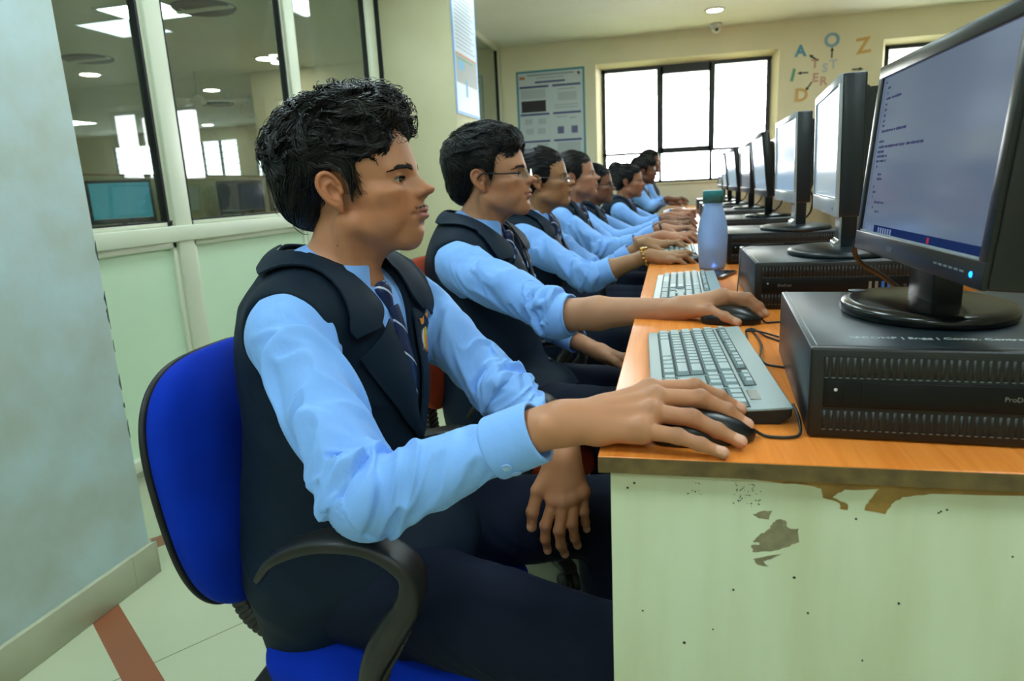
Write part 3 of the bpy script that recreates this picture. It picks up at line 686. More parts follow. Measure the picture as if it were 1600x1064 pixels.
for q in [(cx_ - .045, cz - .035, cx_ + .045, cz + .03) for cx_, cz in ((-1.55, 1.77), (-1.39, 1.77), (-1.54, 1.66), (-1.4, 1.66))] + [(-1.63, 2.02, -1.34, 2.12), (-1.2, 1.98, -.98, 2.07), (-1.22, 1.3, -.95, 1.52), (-1.62, 1.3, -1.33, 1.52)]:
    m = MB(); rect(m, *q); m.obj('pale_diagram', 'poster_pale', t)
m = MB(); rect(m, -1.64, 2.235, -1.575, 2.265); m.obj('emblem', 'poster_orange', t)
MB().lathe([(.001, 0), (.015, 0)], 20, Matrix.Translation((.327, -.0045, .72)) @ Matrix.Rotation(math.pi / 2, 4, 'X')).obj('red_seal', 'poster_red', t)
# two printed sheets in a frame on the pillar, seen edge on
t = thing('notice_board', 'tall blue-edged notice of printed text and a dark picture on the far pillar', 'notice', (-1.367, 4.345, 1.9))
def rx(mb, y0, z0, y1, z1, d): mb.box((.001, y0 - 4.345, z0 - 1.9), (d, y1 - 4.345, z1 - 1.9))
m = MB(); rx(m, 4.05, 1.55, 4.64, 2.5, .006); m.obj('border', 'sky_blue', t)
m = MB(); rx(m, 4.075, 1.57, 4.615, 2.48, .007); m.obj('sheet', 'poster_white', t)
m = MB(); rx(m, 4.085, 1.76, 4.60, 1.953, .0075); m.obj('dark_picture', 'poster_fade', t)
m = MB(); rx(m, 4.085, 1.945, 4.60, 1.958, .0078); m.obj('orange_rule', 'poster_orange', t)
m = MB(); rx(m, 4.12, 1.915, 4.5, 1.93, .0078); m.obj('green_title', 'poster_green', t)
m = MB(); rx(m, 4.14, 1.85, 4.28, 1.91, .0078); rx(m, 4.3, 1.68, 4.34, 1.8, .0078); m.obj('blue_figure', 'paper_blue', t)
m = MB()
for i in range(18): rx(m, 4.11, 1.99 + i * .026, 4.58 - .05 * (i % 3), 1.998 + i * .026, .0075)
m.obj('print_line', 'poster_grey', t)
# paper letters and arrows stuck on the back wall
def sticker(x, z, ch, m, label, size=.155, rot=0.):
    t = thing('paper_letter', label, 'wall decoration', (x, YB, z))
    text_mesh('letter', ch, size, FRONT((0, -.002, 0)) @ Matrix.Rotation(rot, 4, 'Z') @ Matrix.Translation((0, -size * .35, 0)), m, t, .001, .006, 'CENTER')
sticker(1.393, 2.291, 'A', 'paper_blue', 'blue paper letter left of the arrows on the back wall'); sticker(1.695, 2.371, 'O', 'paper_pale', 'pale blue paper letter at the top of the wall letters', .19)
sticker(1.998, 2.29, 'Z', 'paper_orange', 'orange paper letter nearest the ceiling on the back wall', .21, .1); sticker(1.327, 2.055, 'I', 'paper_green', 'green paper letter beside the window reveal', .17, -.2)
sticker(1.418, 1.848, 'D', 'paper_orange', 'orange paper letter lowest, above the far monitors', .18); sticker(1.99, 1.87, 'O', 'paper_magenta', 'magenta paper letter half behind the second monitor', .17)
t = thing('paper_cluster', 'faded pink and white paper letters in the middle of the arrows', 'wall decoration', (1.61, YB, 2.03))
for i, (x, z, ch) in enumerate([(-.07, .08, 'T'), (.03, .03, 'S'), (-.06, -.06, 'E'), (.11, .06, 'T'), (.02, -.1, 'R')]):
    text_mesh('letter', ch, .12, FRONT((x, -.002, z)), 'paper_pink' if i % 2 == 0 else 'poster_white', t, .001, .004, 'CENTER')
def arrow(x, z, ang, label):
    t = thing('paper_arrow', label, 'wall decoration', (x, YB, z))
    MB().prism([(-.055, -.007), (.015, -.007), (.015, -.018), (.055, 0), (.015, .018), (.015, .007), (-.055, .007)], .002, FRONT((0, -.001, 0)) @ Matrix.Rotation(ang, 4, 'Z')).obj('arrow', 'paper_black', t)
arrow(1.522, 2.211, 2.5, 'black paper arrow pointing up and left to the blue letter'); arrow(1.701, 2.246, 1.57, 'black paper arrow pointing straight up'); arrow(1.422, 2.067, 3.14, 'black paper arrow pointing left at the green letter')
arrow(1.487, 1.925, 4.1, 'short black paper arrow pointing down to the lower orange letter'); arrow(1.957, 2.061, 0, 'black paper arrow pointing right')
# ---------------------------------------------------------------- desk
Z = .75
def wood_mat(name, c1, c2, rough=.22):
    m = mat(name, c1, rough, spec=.36); nt = m.node_tree; N = nt.nodes; L = nt.links; b = N['Principled BSDF']
    tc = N.new('ShaderNodeTexCoord'); mp = N.new('ShaderNodeMapping'); mp.inputs['Scale'].default_value = (26, 1.3, 26); L.new(tc.outputs['Object'], mp.inputs[0])
    nz = N.new('ShaderNodeTexNoise'); nz.inputs['Scale'].default_value = 3; nz.inputs['Detail'].default_value = 7; nz.inputs['Distortion'].default_value = .6; L.new(mp.outputs[0], nz.inputs[0])
    mx = N.new('ShaderNodeMix'); mx.data_type = 'RGBA'; mx.inputs[6].default_value = (*lin(c1), 1); mx.inputs[7].default_value = (*lin(c2), 1)
    r = N.new('ShaderNodeMapRange'); r.inputs[1].default_value = .3; r.inputs[2].default_value = .72; L.new(nz.outputs[0], r.inputs[0]); L.new(r.outputs[0], mx.inputs[0]); L.new(mx.outputs[2], b.inputs['Base Color'])
wood_mat('beech_top', (234, 142, 62), (216, 120, 44), .21)
wood_mat('divider_cap', (150, 112, 62), (128, 92, 48), .45)
mat('raw_edge', (112, 92, 50), .8, noise=(40, (70, 56, 30), .8), bump=(90, .5, .002))
mat('maple_panel', (202, 212, 180), .42, noise=(3.2, (186, 190, 150), .75, (5, 5, .8)), bump=(200, .05, .001))
mat('chip_brown', (158, 122, 56), .7, noise=(40, (120, 90, 40), .8)); mat('peel_grey', (142, 134, 104), .8, noise=(90, (116, 108, 82), .8)); mat('stain_dark', (40, 34, 24), .7)
mat('fabric_grey', (176, 172, 138), .85, noise=(30, (160, 156, 124), .6))
YD = 7.25
d = thing('computer_desk', 'long orange wood computer desk with a scuffed pale end panel', 'desk', (0, 0, 0))
MB().box((0, 0, Z - .0185), (1.5, YD, Z), .0015).obj('tabletop', 'beech_top', d)
MB().box((.0005, -.0008, Z - .0182), (1.499, .0, Z - .0012)).obj('raw_edge_strip', 'raw_edge', d)
e = MB().box((.012, .010, 0), (1.48, .028, Z - .0185), .001).obj('end_panel', 'maple_panel', d)
def blob(name, polys, m, dd=.0004):
    b_ = MB()
    for pl in polys: b_.prism([(x, z) for x, z in pl], dd, FRONT((0, .0101, 0)))
    return b_.obj(name, m, e)
rnd = random.Random(3)
def rag(pl, n=5, a=.0022):
    out = []
    for (x0, z0), (x1, z1) in zip(pl, pl[1:] + pl[:1]):
        for i in range(n): t = i / n; out.append((x0 + (x1 - x0) * t + rnd.uniform(-a, a) * (i > 0), z0 + (z1 - z0) * t + rnd.uniform(-a, a) * (i > 0)))
    return out
blob('chipped_laminate', [rag([(.161, .7265), (.21, .7235), (.221, .721), (.223, .711), (.239, .706), (.24, .7), (.2465, .699), (.2465, .7055), (.232, .712), (.243, .721), (.274, .7235), (.266, .711), (.262, .7), (.281, .697), (.286, .708), (.295, .716), (.32, .721), (.398, .7235), (.42, .724), (.42, .731), (.161, .731)], 4, .0009)], 'chip_brown')
blob('peeled_mark', [rag([(.158, .646), (.157, .654), (.165, .6555), (.158, .658), (.166, .668), (.175, .674), (.177, .681), (.184, .685), (.190, .682), (.192, .676), (.202, .676), (.203, .661), (.191, .654), (.176, .648)], 4, .0012),
                     rag([(.159, .638), (.186, .6455), (.176, .639), (.169, .636), (.175, .631), (.163, .632)], 3, .001), rag([(.157, .689), (.164, .692), (.176, .694), (.173, .684), (.162, .685)], 3, .001)], 'peel_grey')
sp = []
for i in range(42):
    x, z = rnd.uniform(.135, .165), rnd.uniform(.697, .722); s_ = rnd.uniform(.0004, .0016); sp.append([(x, z), (x + s_, z + s_ * .3), (x + s_ * .8, z + s_), (x - s_ * .3, z + s_ * .7)])
for i in range(10):
    x, z = rnd.uniform(.09, .108), rnd.uniform(.705, .724); s_ = rnd.uniform(.0005, .002); sp.append([(x, z), (x + s_, z + s_ * .3), (x + s_ * .8, z + s_), (x - s_ * .3, z + s_ * .7)])
for x, z in ((.037, .717), (.030, .711), (.045, .565), (.09, .53), (.33, .703), (.335, .705), (.328, .7015), (.255, .69), (.3, .6), (.2, .62), (.215, .58), (.12, .55), (.395, .66), (.27, .53), (.14, .60)):
    s_ = rnd.uniform(.0012, .0022); sp.append([(x + s_ * math.cos(a) * rnd.uniform(.6, 1), z + s_ * math.sin(a) * rnd.uniform(.6, 1)) for a in np.linspace(0, 5.5, 8)])
blob('dark_speck', sp, 'stain_dark')['kind'] = 'stuff'
for y in (1.62, 3.22, 4.82, 6.42, 7.2): MB().box((.10, y, 0), (.72, y + .018, Z - .0185)).obj('support_panel', 'maple_panel', d)
MB().box((.70, .03, .12), (.718, YD, Z - .0185)).obj('modesty_panel', 'maple_panel', d)
# low partition down the middle of the desk
dv = thing('desk_divider', 'pale low desk divider with a brown wooden cap behind the monitors', 'divider', (.775, 0, Z))
MB().box((-.02, .05, 0), (.02, YD - .02, .49)).obj('panel', 'fabric_grey', dv); MB().box((-.027, .05, .49), (.027, YD - .02, .52), .003).obj('cap', 'divider_cap', dv)

# ---------------------------------------------------------------- computers
mat('pc_black', (34, 46, 54), .34, spec=.5, noise=(20, (36, 41, 43), .5), bump=(1500, .08, .0004)); mat('pc_bezel', (15, 17, 18), .42); mat('pc_rib', (30, 33, 33), .4); mat('pc_gloss', (9, 11, 13), .42, spec=.25)
mat('usb_blue', (40, 100, 190), .4); mat('usb_grey', (120, 118, 110), .4); mat('badge_white', (205, 208, 210), .4); mat('seam_glint_silver', (130, 138, 140), .3, metal=.6); mat('paint_white', (196, 206, 208), .6)
def make_pc(label, model='ProDesk', logo=False):
    t = thing('desktop_computer', label, 'computer', group=None)
    MB().box((0, .012, .002), (.338, .379, .1), .0025).obj('case', 'pc_black', t)
    MB().box((.0068, .013, .0998), (.0078, .377, .1005)).obj('lid_seam', 'seam_glint_silver', t)
    f = MB().box((0, 0, .002), (.338, .0135, .1), .003)
    for za, zb in ((.0695, .0915), (.0125, .0335)):
        z = MB()
        f.box((.012, -.0004, za), (.326, .001, zb))
        n = 46
        for i in range(n): x = .0145 + i * (.309 / n); z.cyl((x + .0015, .0005, za + .001), (x + .0015, .0005, zb - .001), .0021, n=6)
        z.obj('vent_grille', 'pc_rib', t); dots = MB()
        for i in range(46): x = .0145 + i * (.309 / 46) + .0015; dots.box((x - .0015, -.0022, za - .001), (x + .0017, -.001, za - .0002))
        dots.obj('rib_glint', 'seam_glint_silver', t)  # silver dots put the highlights of the rib ends into colour
    f.obj('front_bezel', 'pc_bezel', t)
    g = MB().box((.014, -.0014, .036), (.326, .001, .067), .001); g.box((.0165, -.002, .0385), (.034, -.001, .0645), .001).box((.05, -.0020, .039), (.205, -.001, .0645), .0008); g.obj('drive_band', 'pc_gloss', t)
    MB().lathe([(.0001, 0), (.0018, 0), (.0018, .0004)], 16, FRONT((.0255, -.002, .056))).obj('power_light', 'badge_white', t)
    for k, x in enumerate((.223, .235, .247, .258)): 
        MB().box((x - .0028, -.0022, .0425), (x + .0028, -.0012, .058)).box((x - .0035, -.0024, .0405), (x + .0035, -.0012, .0425), mi=1).obj('usb_port', ['usb_blue' if k > 1 else 'usb_grey', 'badge_white'], t)
    for x in (.272, .288): MB().lathe([(.0001, .0002), (.003, .0002), (.0036, .0008), (.0036, 0)], 14, FRONT((x, -.0014, .0495))).obj('audio_jack', 'pc_black', t)
    if model: text_mesh('model_name', model, .0072, FRONT((.178 if not logo else .045, -.0022, .0495)), 'usb_grey', t, .0001)
    if logo:
        MB().lathe([(.0001, .0006), (.0085, .0006), (.0085, 0)], 28, FRONT((.306, -.0014, .0515))).obj('maker_badge', 'badge_white', t)
        text_mesh('maker_letters', 'hp', .0145, FRONT((.306, -.0022, .0485)), 'pc_bezel', t, .0001, .0003, 'CENTER')
    return t
pc1 = make_pc('black desktop computer nearest the camera with white handwriting on its lid'); pc1.location = (.2176, .0736, Z); pc1.rotation_euler = (0, 0, -.065)
ti = text_mesh('lid_writing', 'SECOMP | Engg | Comp. Centre | CPU | 1', .0125, TOPF((.045, .050, .1002)), 'paint_white', pc1, .0001, .0001)
pc2 = make_pc('black desktop computer with a round white maker badge, second in the row', 'EliteDesk', True); pc2.location = (.247, .84, Z); pc2.rotation_euler = (0, 0, -.004)
pcx = [(.252, 1.66), (.262, 2.45), (.275, 3.27), (.282, 4.0), (.285, 4.62), (.30, 5.75)]
ordn = ['third', 'fourth', 'fifth', 'sixth', 'seventh', 'eighth and last']
pc3 = make_pc('black desktop computer behind the blue bottle, third from the camera', None); pc3.location = (*pcx[0], Z)
for (x, y), o_ in zip(pcx[1:], ordn[1:]): dup(pc3, (x, y, Z), 0, 'black desktop computer, %s in the row from the camera' % o_)
for o in [o for o in bpy.data.objects if o.get('category') == 'computer']: o['group'] = 'desktop computers in the desk row'

# monitors: local screen looks to -x, width along y, z from the base's foot
mat('mon_black', (17, 20, 22), .3); mat('mon_navy', (24, 32, 38), .34); mat('mon_silver', (168, 174, 178), .25); mat('base_gloss', (9, 11, 12), .2); mat('led_off', (120, 126, 130), .4); emitter('led_blue', (20, 110, 255), 6.0); mat('metal_bright', (190, 196, 198), .2, metal=.9)
mat('screen_text', (58, 60, 92), .3); mat('task_blue', (24, 44, 96), .25); mat('task_icon', (120, 150, 190), .3)
def screen_mat(name, rgb, st, rgb2=None, rough=.12):
    m = mat(name, (12, 13, 16), rough, spec=.5); nt = m.node_tree; N = nt.nodes; L = nt.links; b = N['Principled BSDF']
    b.inputs['Emission Strength'].default_value = st; b.inputs['Emission Color'].default_value = (*lin(rgb), 1)
    if rgb2:
        tc = N.new('ShaderNodeTexCoord'); nz = N.new('ShaderNodeTexNoise'); nz.inputs['Scale'].default_value = 3.0; L.new(tc.outputs['Object'], nz.inputs[0]); mx = N.new('ShaderNodeMix'); mx.data_type = 'RGBA'
        mx.inputs[6].default_value = (*lin(rgb), 1); mx.inputs[7].default_value = (*lin(rgb2), 1); L.new(nz.outputs[0], mx.inputs[0]); L.new(mx.outputs[2], b.inputs['Emission Color'])
screen_mat('screen_lavender', (116, 130, 158), .50, (106, 126, 150)); screen_mat('screen_pale', (150, 176, 190), .7, (126, 152, 178)); screen_mat('screen_dim', (84, 92, 116), .6); screen_mat('screen_teal', (34, 112, 130), .9, (50, 130, 140)); screen_mat('screen_off', (40, 44, 60), .25)
emitter('screen_text_glow', (84, 86, 124), .42); emitter('task_glow', (36, 58, 112), .45); emitter('icon_glow', (130, 150, 190), .55); emitter('status_red', (190, 60, 80), .5)
def make_monitor(label, kind, screen, tilt=0., bezel='mon_black', W=.445, H=.265, zb=.061):
    """kind 0: plain flat back on a round gloss foot; kind 1: deep vented back on a metal-edged column; kind 2: thin, small foot"""
    t = thing('monitor', label, 'monitor')
    tm = Matrix.Translation((0, 0, zb)) @ Matrix.Rotation(tilt, 4, 'Y')
    hs = MB(); T = .042 if kind != 2 else .026
    hs.box((0, -W / 2, 0), (T, W / 2, H), .004, M=tm)
    if kind == 1: hs.prism([(T - .002, .012), (T - .002, H - .012), (T + .012, H - .02), (T + .034, H - .055), (T + .036, .115), (T + .01, .035)], W - .11, tm @ basis((1, 0, 0), (0, 0, 1), (0, -1, 0), (0, (W - .11) / 2, 0)), .003)
    else: hs.box((T - .002, -W / 2 + .05, .03), (T + .022, W / 2 - .05, H - .04), .012, M=tm)
    hs.obj('housing', 'mon_navy' if kind == 1 else 'mon_black', t)
    if kind == 1:
        v = MB()
        for i in range(13): v.box((T + .0123, -.15 + i * .025 - .004, H - .05), (T + .0300, -.15 + i * .025 + .004, H - .0215), M=tm)
        v.obj('back_vent', 'mon_black', t)
    bz = MB(); bw, bt, bb_ = .017, .018, .028 if kind != 1 else .034
    bz.box((-.005, -W / 2, 0), (.001, W / 2, bb_), .0015, M=tm).box((-.005, -W / 2, H - bt), (.001, W / 2, H), .0015, M=tm).box((-.005, -W / 2, bb_ - .002), (.001, -W / 2 + bw, H - bt + .002), .0015, M=tm).box((-.005, W / 2 - bw, bb_ - .002), (.001, W / 2, H - bt + .002), .0015, M=tm)
    bz.obj('bezel', bezel, t)
    sc = MB().box((-.0015, -W / 2 + bw - .001, bb_ - .001), (.0005, W / 2 - bw + .001, H - bt + .001), M=tm).obj('screen', screen, t)
    MB().box((-.0040, -W / 2 + bw, bb_ - .0018), (-.0016, W / 2 - bw, bb_ + .0022), M=tm).obj('screen_lip', 'mon_silver', t)  # light silver strip paints the highlight on the lower bezel lip
    if kind == 0:
        MB().box((.018, -.042, .012), (.052, .042, zb + .05), .003).obj('neck', 'mon_black', t)
        MB().lathe([(.001, 0), (.101, 0), (.104, .004), (.104, .010), (.100, .0145), (.09, .0165), (.001, .0185)], 56, Matrix.Translation((.025, 0, 0)) @ Matrix.Diagonal((.92, 1.15, 1, 1))).obj('base', 'base_gloss', t)
    elif kind == 1:
        MB().box((.030, -.036, .01), (.062, .036, zb + .10), .004).obj('neck', 'mon_navy', t)
        MB().prism([(.014, .012), (.031, .012), (.031, zb + .03), (.022, zb + .03), (.022, zb - .008), (.026, zb - .012), (.026, .032), (.018, .026)], .07, basis((1, 0, 0), (0, 0, 1), (0, -1, 0), (0, .035, 0)), .001).obj('neck_trim', 'metal_bright', t)
        MB().lathe([(.001, 0), (.118, 0), (.12, .003), (.119, .009), (.11, .014), (.06, .0165), (.001, .0185)], 56, Matrix.Translation((.035, 0, 0)) @ Matrix.Diagonal((.92, 1.1, 1, 1))).obj('base', 'mon_navy', t)
    else:
        MB().cyl((.03, 0, .008), (.03, 0, zb + .06), .017).obj('neck', 'mon_black', t)
        MB().lathe([(.001, 0), (.095, 0), (.098, .004), (.095, .010), (.06, .014), (.001, .016)], 48, Matrix.Translation((.03, 0, 0))).obj('base', 'base_gloss', t)
    MB().tube([(.05, .03, zb + .05), (.085, .02, zb + .02), (.09, .06, .05), (.06, .10, .008), (.08, .13, .006)], .0032, 8, 0, 24).obj('cable', 'black_plastic', t)
    return t, tm
ZP = Z + .1003
m1, tm = make_monitor('large black monitor nearest the camera showing program code', 0, 'screen_lavender', .082)
m1.location = (.362, .273, ZP); m1.rotation_euler = (0, 0, .015)
scr = [c for c in m1.children if c.name.startswith('screen') and 'lip' not in c.name][0]
# what the screen shows: left gutter, lines of code, task bar
W, H = .445, .265; sy = lambda u: W / 2 - .017 - u * (W - .034); sz = lambda v: H - .018 - v * (H - .046)
b = MB(); q = random.Random(11)
lines = [(.03, .035, [3]), (.06, .072, [5]), (.06, .105, [2]), (.06, .14, [9, 10, 10]), (.06, .175, [3]), (.06, .21, [4]), (.06, .245, [3]), (.06, .28, [3]), (.06, .31, [4]), (.06, .345, [14, 7, 8, 12, 6]), (.05, .41, [4, 5]), (.05, .445, [12, 8, 14, 6, 10, 12, 8, 12]), (.05, .475, [6, 7]), (.05, .505, [9, 7, 4]), (.05, .535, [8, 12]), (.06, .57, [2]), (.09, .62, [8]), (.09, .65, [10]), (.06, .70, [2]), (.06, .735, [7]), (.06, .765, [2]), (.10, .80, [12, 8]), (.08, .835, [2]), (.12, .86, [9])]
for u, v, ws in lines:
    for w in ws:
        for k in range(w):
            if q.random() < .88: hh = q.uniform(.0010, .0020); b.box((-.0019, sy(u + .0038), sz(v) - hh), (-.0016, sy(u), sz(v) + hh), M=tm)
            u += .0048
        u += .006
b.obj('code_text', 'screen_text_glow', scr)
MB().box((-.0019, sy(1), sz(1)), (-.0016, sy(.14), sz(.945)), M=tm).obj('task_bar', 'task_glow', scr)
b = MB()
for u in (.09, .19, .215, .24, .265, .29, .315): b.box((-.0022, sy(u + .013), sz(.99)), (-.0019, sy(u), sz(.955)), M=tm)
b.obj('task_icon', 'icon_glow', scr); MB().box((-.0022, sy(.66), sz(.985)), (-.0019, sy(.645), sz(.955)), M=tm).obj('alert_icon', 'status_red', scr)
text_mesh('maker_letters', 'acer', .013, tm @ LEFTF((-.0052, .018 + .05, .010)), 'led_off', m1, .0001, .0002)
b = MB()
for i in range(6): b.box((-.0058, -.105 - i * .014 - .0045, .0125), (-.005, -.105 - i * .014 + .0045, .0145), M=tm)
b.obj('button', 'led_off', m1); MB().ball((0, 0, 0), .0032, sc=(.5, 1, 1)).obj('power_light', 'led_blue', m1).location = tm @ Vector((-.005, -.196, .0125))
MB().lathe([(.0001, .0004), (.011, .0004), (.011, 0)], 24, Matrix.Translation((-.035, .075, .0168))).obj('base_sticker', 'led_off', m1)
m2, tm = make_monitor('dark monitor with a deep vented back on a metal edged column, second in the row', 1, 'screen_pale', -.02, 'mon_silver', zb=.092)  # bezel silvered and screen paled to carry the window glare in colour
m2.location = (.41, 1.0, ZP); m2.rotation_euler = (0, 0, -.089)
text_mesh('maker_letters', 'hp', .012, tm @ LEFTF((-.0052, -.16, .012)), 'mon_black', m2, .0001, .0002)
m3 = dup(m2, (.442, 1.785, ZP), -.01, 'dark metal-footed monitor in front of the wooden divider cap, third in the row')
m4, _ = make_monitor('thin black monitor leaning forward on a round foot, fourth in the row', 2, 'screen_pale', -.115, 'mon_black', zb=.09); m4.location = (.466, 2.6, ZP)
m5, _ = make_monitor('dark screened monitor behind the forward leaning one, fifth in the row', 2, 'screen_dim', -.04, 'mon_black', zb=.09); m5.location = (.485, 3.48, ZP); m5.rotation_euler = (0, 0, .02)
m6 = dup(m4, (.478, 4.2, ZP), .05, 'black monitor with a pale lit screen, sixth in the row'); m7 = dup(m4, (.470, 4.8, ZP), 0, 'pale screened monitor squeezed behind the sixth one in the row'); m8 = dup(m5, (.505, 5.95, ZP), .02, 'last small monitor in the row, nearest the window')
for o in (m1, m2, m3, m4, m5, m6, m7, m8): o['group'] = 'monitors standing on the desktop computers'

# keyboards: x along the key rows, y away from the typist
mat('kb_silver', (134, 152, 154), .36, spec=.5); mat('kb_key', (146, 164, 166), .42); mat('kb_black', (18, 20, 20), .45); mat('kb_well', (40, 48, 50), .6); mat('kb_white', (206, 214, 214), .35)
def make_keyboard(label):
    t = thing('keyboard', label, 'keyboard')
    L, D = .45, .155
    MB().prism([(-D / 2 + .006, .0), (D / 2 - .012, 0), (D / 2, .010), (D / 2, .020), (-D / 2, .0095), (-D / 2, .004)], L, basis((0, 1, 0), (0, 0, 1), (1, 0, 0), (-L / 2, 0, 0)), .002).obj('underside', 'kb_black', t)
    tp = lambda y, dz=0.: .0105 + (y + D / 2) / D * .0115 + dz
    MB().prism([(-D / 2 - .001, tp(-D / 2, -.003)), (D / 2 + .001, tp(D / 2, -.003)), (D / 2 + .001, tp(D / 2)), (-D / 2 - .001, tp(-D / 2))], L + .003, basis((0, 1, 0), (0, 0, 1), (1, 0, 0), (-L / 2 - .0015, 0, 0)), .0012).obj('deck', 'kb_silver', t)
    u = .0188; x0 = -L / 2 + .012; y0 = -D / 2 + .016
    rows = [[1.25, 1.25, 1.25, 6.25, 1.25, 1.25, 1.25, 1.25], [2.25] + [1] * 10 + [2.75], [1.75] + [1] * 11 + [2.25], [1.5] + [1] * 12 + [1.5], [1] * 13 + [2]]
    keys = MB(); wells = MB()
    def key(x, y, w, h): 
        z = tp(y + h / 2); cx_, cy_ = x + w / 2, y + h / 2; a, c = w / 2 - .0012, h / 2 - .0012
        t_ = bmesh.new(); k = [(-a, -c, 0), (a, -c, 0), (a, c, 0), (-a, c, 0), (-a + .0018, -c + .0016, .0058), (a - .0018, -c + .0016, .0058), (a - .0018, c - .0022, .0062), (-a + .0018, c - .0022, .0062)]
        v = [t_.verts.new((cx_ + p[0], cy_ + p[1], z + p[2])) for p in k]
        for f in ((3, 2, 1, 0), (4, 5, 6, 7), (0, 1, 5, 4), (1, 2, 6, 5), (2, 3, 7, 6), (3, 0, 4, 7)): t_.faces.new([v[i] for i in f])
        keys._merge(t_)
    def well(x, y, w, h): wells.prism([(y - .001, tp(y - .001, .0)), (y + h + .001, tp(y + h + .001, 0)), (y + h + .001, tp(y + h + .001, .0006)), (y - .001, tp(y - .001, .0006))], w + .002, basis((0, 1, 0), (0, 0, 1), (1, 0, 0), (x - .001, 0, 0)))
    for r_, row in enumerate(rows):
        x = x0
        for w in row: key(x, y0 + r_ * u, w * u, u); x += w * u
    well(x0, y0, 15 * u, 5 * u)
    yf = y0 + 5 * u + .006; hf = .0135
    for k in range(13): key(x0 + (k + (0 if k == 0 else .6 if k < 5 else 1.05 if k < 9 else 1.5)) * u * .97, yf, u * .97, hf)
    well(x0, yf, 15 * u, hf)
    xn = x0 + 15 * u + .008
    for k in range(3):
        key(xn + k * u, y0, u, u); key(xn + k * u, y0 + 3 * u, u, u); key(xn + k * u, y0 + 4 * u, u, u); key(xn + k * u, yf, u, hf)
    key(xn + u, y0 + u, u, u); well(xn, y0, 3 * u, u); well(xn + u, y0 + u, u, u); well(xn, y0 + 3 * u, 3 * u, 2 * u); well(xn, yf, 3 * u, hf)
    xp = xn + 3 * u + .008
    for r_ in range(5):
        for k in range(4): 
            if not (k == 3 and r_ in (0, 2)): key(xp + k * u, y0 + r_ * u, u, u * (2 if k == 3 and r_ in (1, 3) and False else 1))
            else: key(xp + k * u, y0 + r_ * u, u, u)
    well(xp, y0, 4 * u, 5 * u)
    keys.obj('keys', 'kb_key', t); wells.obj('key_well', 'kb_well', t)
    zf = yf + .005; MB().box((xp + .012, zf - .006, tp(zf) - .0005), (xp + .05, zf + .006, tp(zf) + .0008)).obj('indicator_window', 'usb_grey', t)
    return t
k1 = make_keyboard('silver keyboard nearest the camera, beside the big black computer'); k1.location = (.122, .335, Z); k1.rotation_euler = (0, 0, -math.pi / 2 + .042)
k2 = dup(k1, (.113, 1.125, Z), -math.pi / 2 - .01, 'silver keyboard beside the second computer, behind a hand on a mouse')
kb_spots = [(.11, 1.98), (.12, 2.78), (.12, 3.5), (.12, 4.3), (.12, 5.05), (.12, 5.85)]
kl = ['keyboard just behind the blue bottle', 'keyboard under the fourth student\'s hands', 'keyboard in front of the fifth student', 'keyboard in front of the sixth student', 'keyboard in front of the seventh student', 'farthest keyboard, by the window end of the desk']
for (x, y), l in zip(kb_spots, kl): dup(k1, (x, y, Z), -math.pi / 2, 'silver ' + l)
for o in [o for o in bpy.data.objects if o.get('category') == 'keyboard']: o['group'] = 'keyboards along the desk edge'

# mice: x forward
mat('mouse_black', (14, 15, 16), .32); mat('mouse_side', (60, 64, 66), .25)
def make_mouse(label):
    t = thing('mouse', label, 'computer mouse')
    def f(u, v):
        a = u * 2 * math.pi; e = v
        lx = .056 * math.copysign(abs(math.cos(a)) ** .8, math.cos(a)); ly = .030 * math.copysign(abs(math.sin(a)) ** .8, math.sin(a)) * (1 - .08 * math.cos(a))
        s_ = [1, 1.03, 1.0, .86, .6, .3, .0][0] if e == 0 else (1 + .04 * math.sin(e * 3.14)) * max(0, 1 - e ** 2.6) ** .55
        return Vector((lx * s_, ly * s_, .002 + .034 * e * (1 - .16 * (lx * s_ / .056) ** 2 - .10 * (lx * s_ / .056))))
    MB().grid(f, 40, 14, closed_u=True).obj('shell', 'mouse_black', t)
    MB().box((-.045, -.021, 0), (.045, .021, .004), .001).obj('underside', 'mouse_side', t)
    MB().box((.004, -.0006, .024), (.030, .0006, .0330)).obj('button_gap', 'rubber', t); MB().cyl((.030, -.003, .0245), (.030, .003, .0245), .0075).obj('scroll_wheel', 'rubber', t)
    return t
mo1 = make_mouse('black mouse under the nearest student\'s right hand'); mo1.location = (.108, .062, Z); mo1.rotation_euler = (0, 0, .16)
mo2 = dup(mo1, (.188, .70, Z), -.12, 'black mouse held by the student in rimless glasses')
ms = [(.125, 1.735, 'black mouse under the hand with the gold bracelet'), (.15, 2.52, 'black mouse by the fourth student\'s hand'), (.15, 3.25, 'black mouse by the fifth student\'s hand'), (.16, 4.02, 'small black mouse by the sixth student\'s hand')]
for x, y, l in ms: dup(mo1, (x, y, Z), 0, l)
for o in [o for o in bpy.data.objects if o.get('category') == 'computer mouse']: o['group'] = 'mice along the desk edge'
def cable(label, pts, r=.0018, n=50, m='black_plastic'):
    return tag(MB().tube(pts, r, 8, 0, n).obj('cable', m), label, 'cable')
zc = Z + .0026
cable('black mouse cable running from the nearest mouse to the big computer', [(.158, .070, Z + .012), (.174, .070, zc), (.192, .066, zc), (.208, .072, zc), (.2125, .082, zc + .004), (.2115, .095, zc + .016), (.210, .12, zc + .02)])
cable('black keyboard cable looping between the keyboard and the big computer', [(.190, .44, Z + .006), (.198, .50, zc), (.204, .56, zc + .001), (.2085, .615, zc), (.216, .628, zc), (.221, .58, zc), (.221, .50, zc + .002), (.212, .43, zc + .004), (.208, .40, zc + .003), (.214, .375, zc), (.230, .362, zc), (.237, .358, zc)])
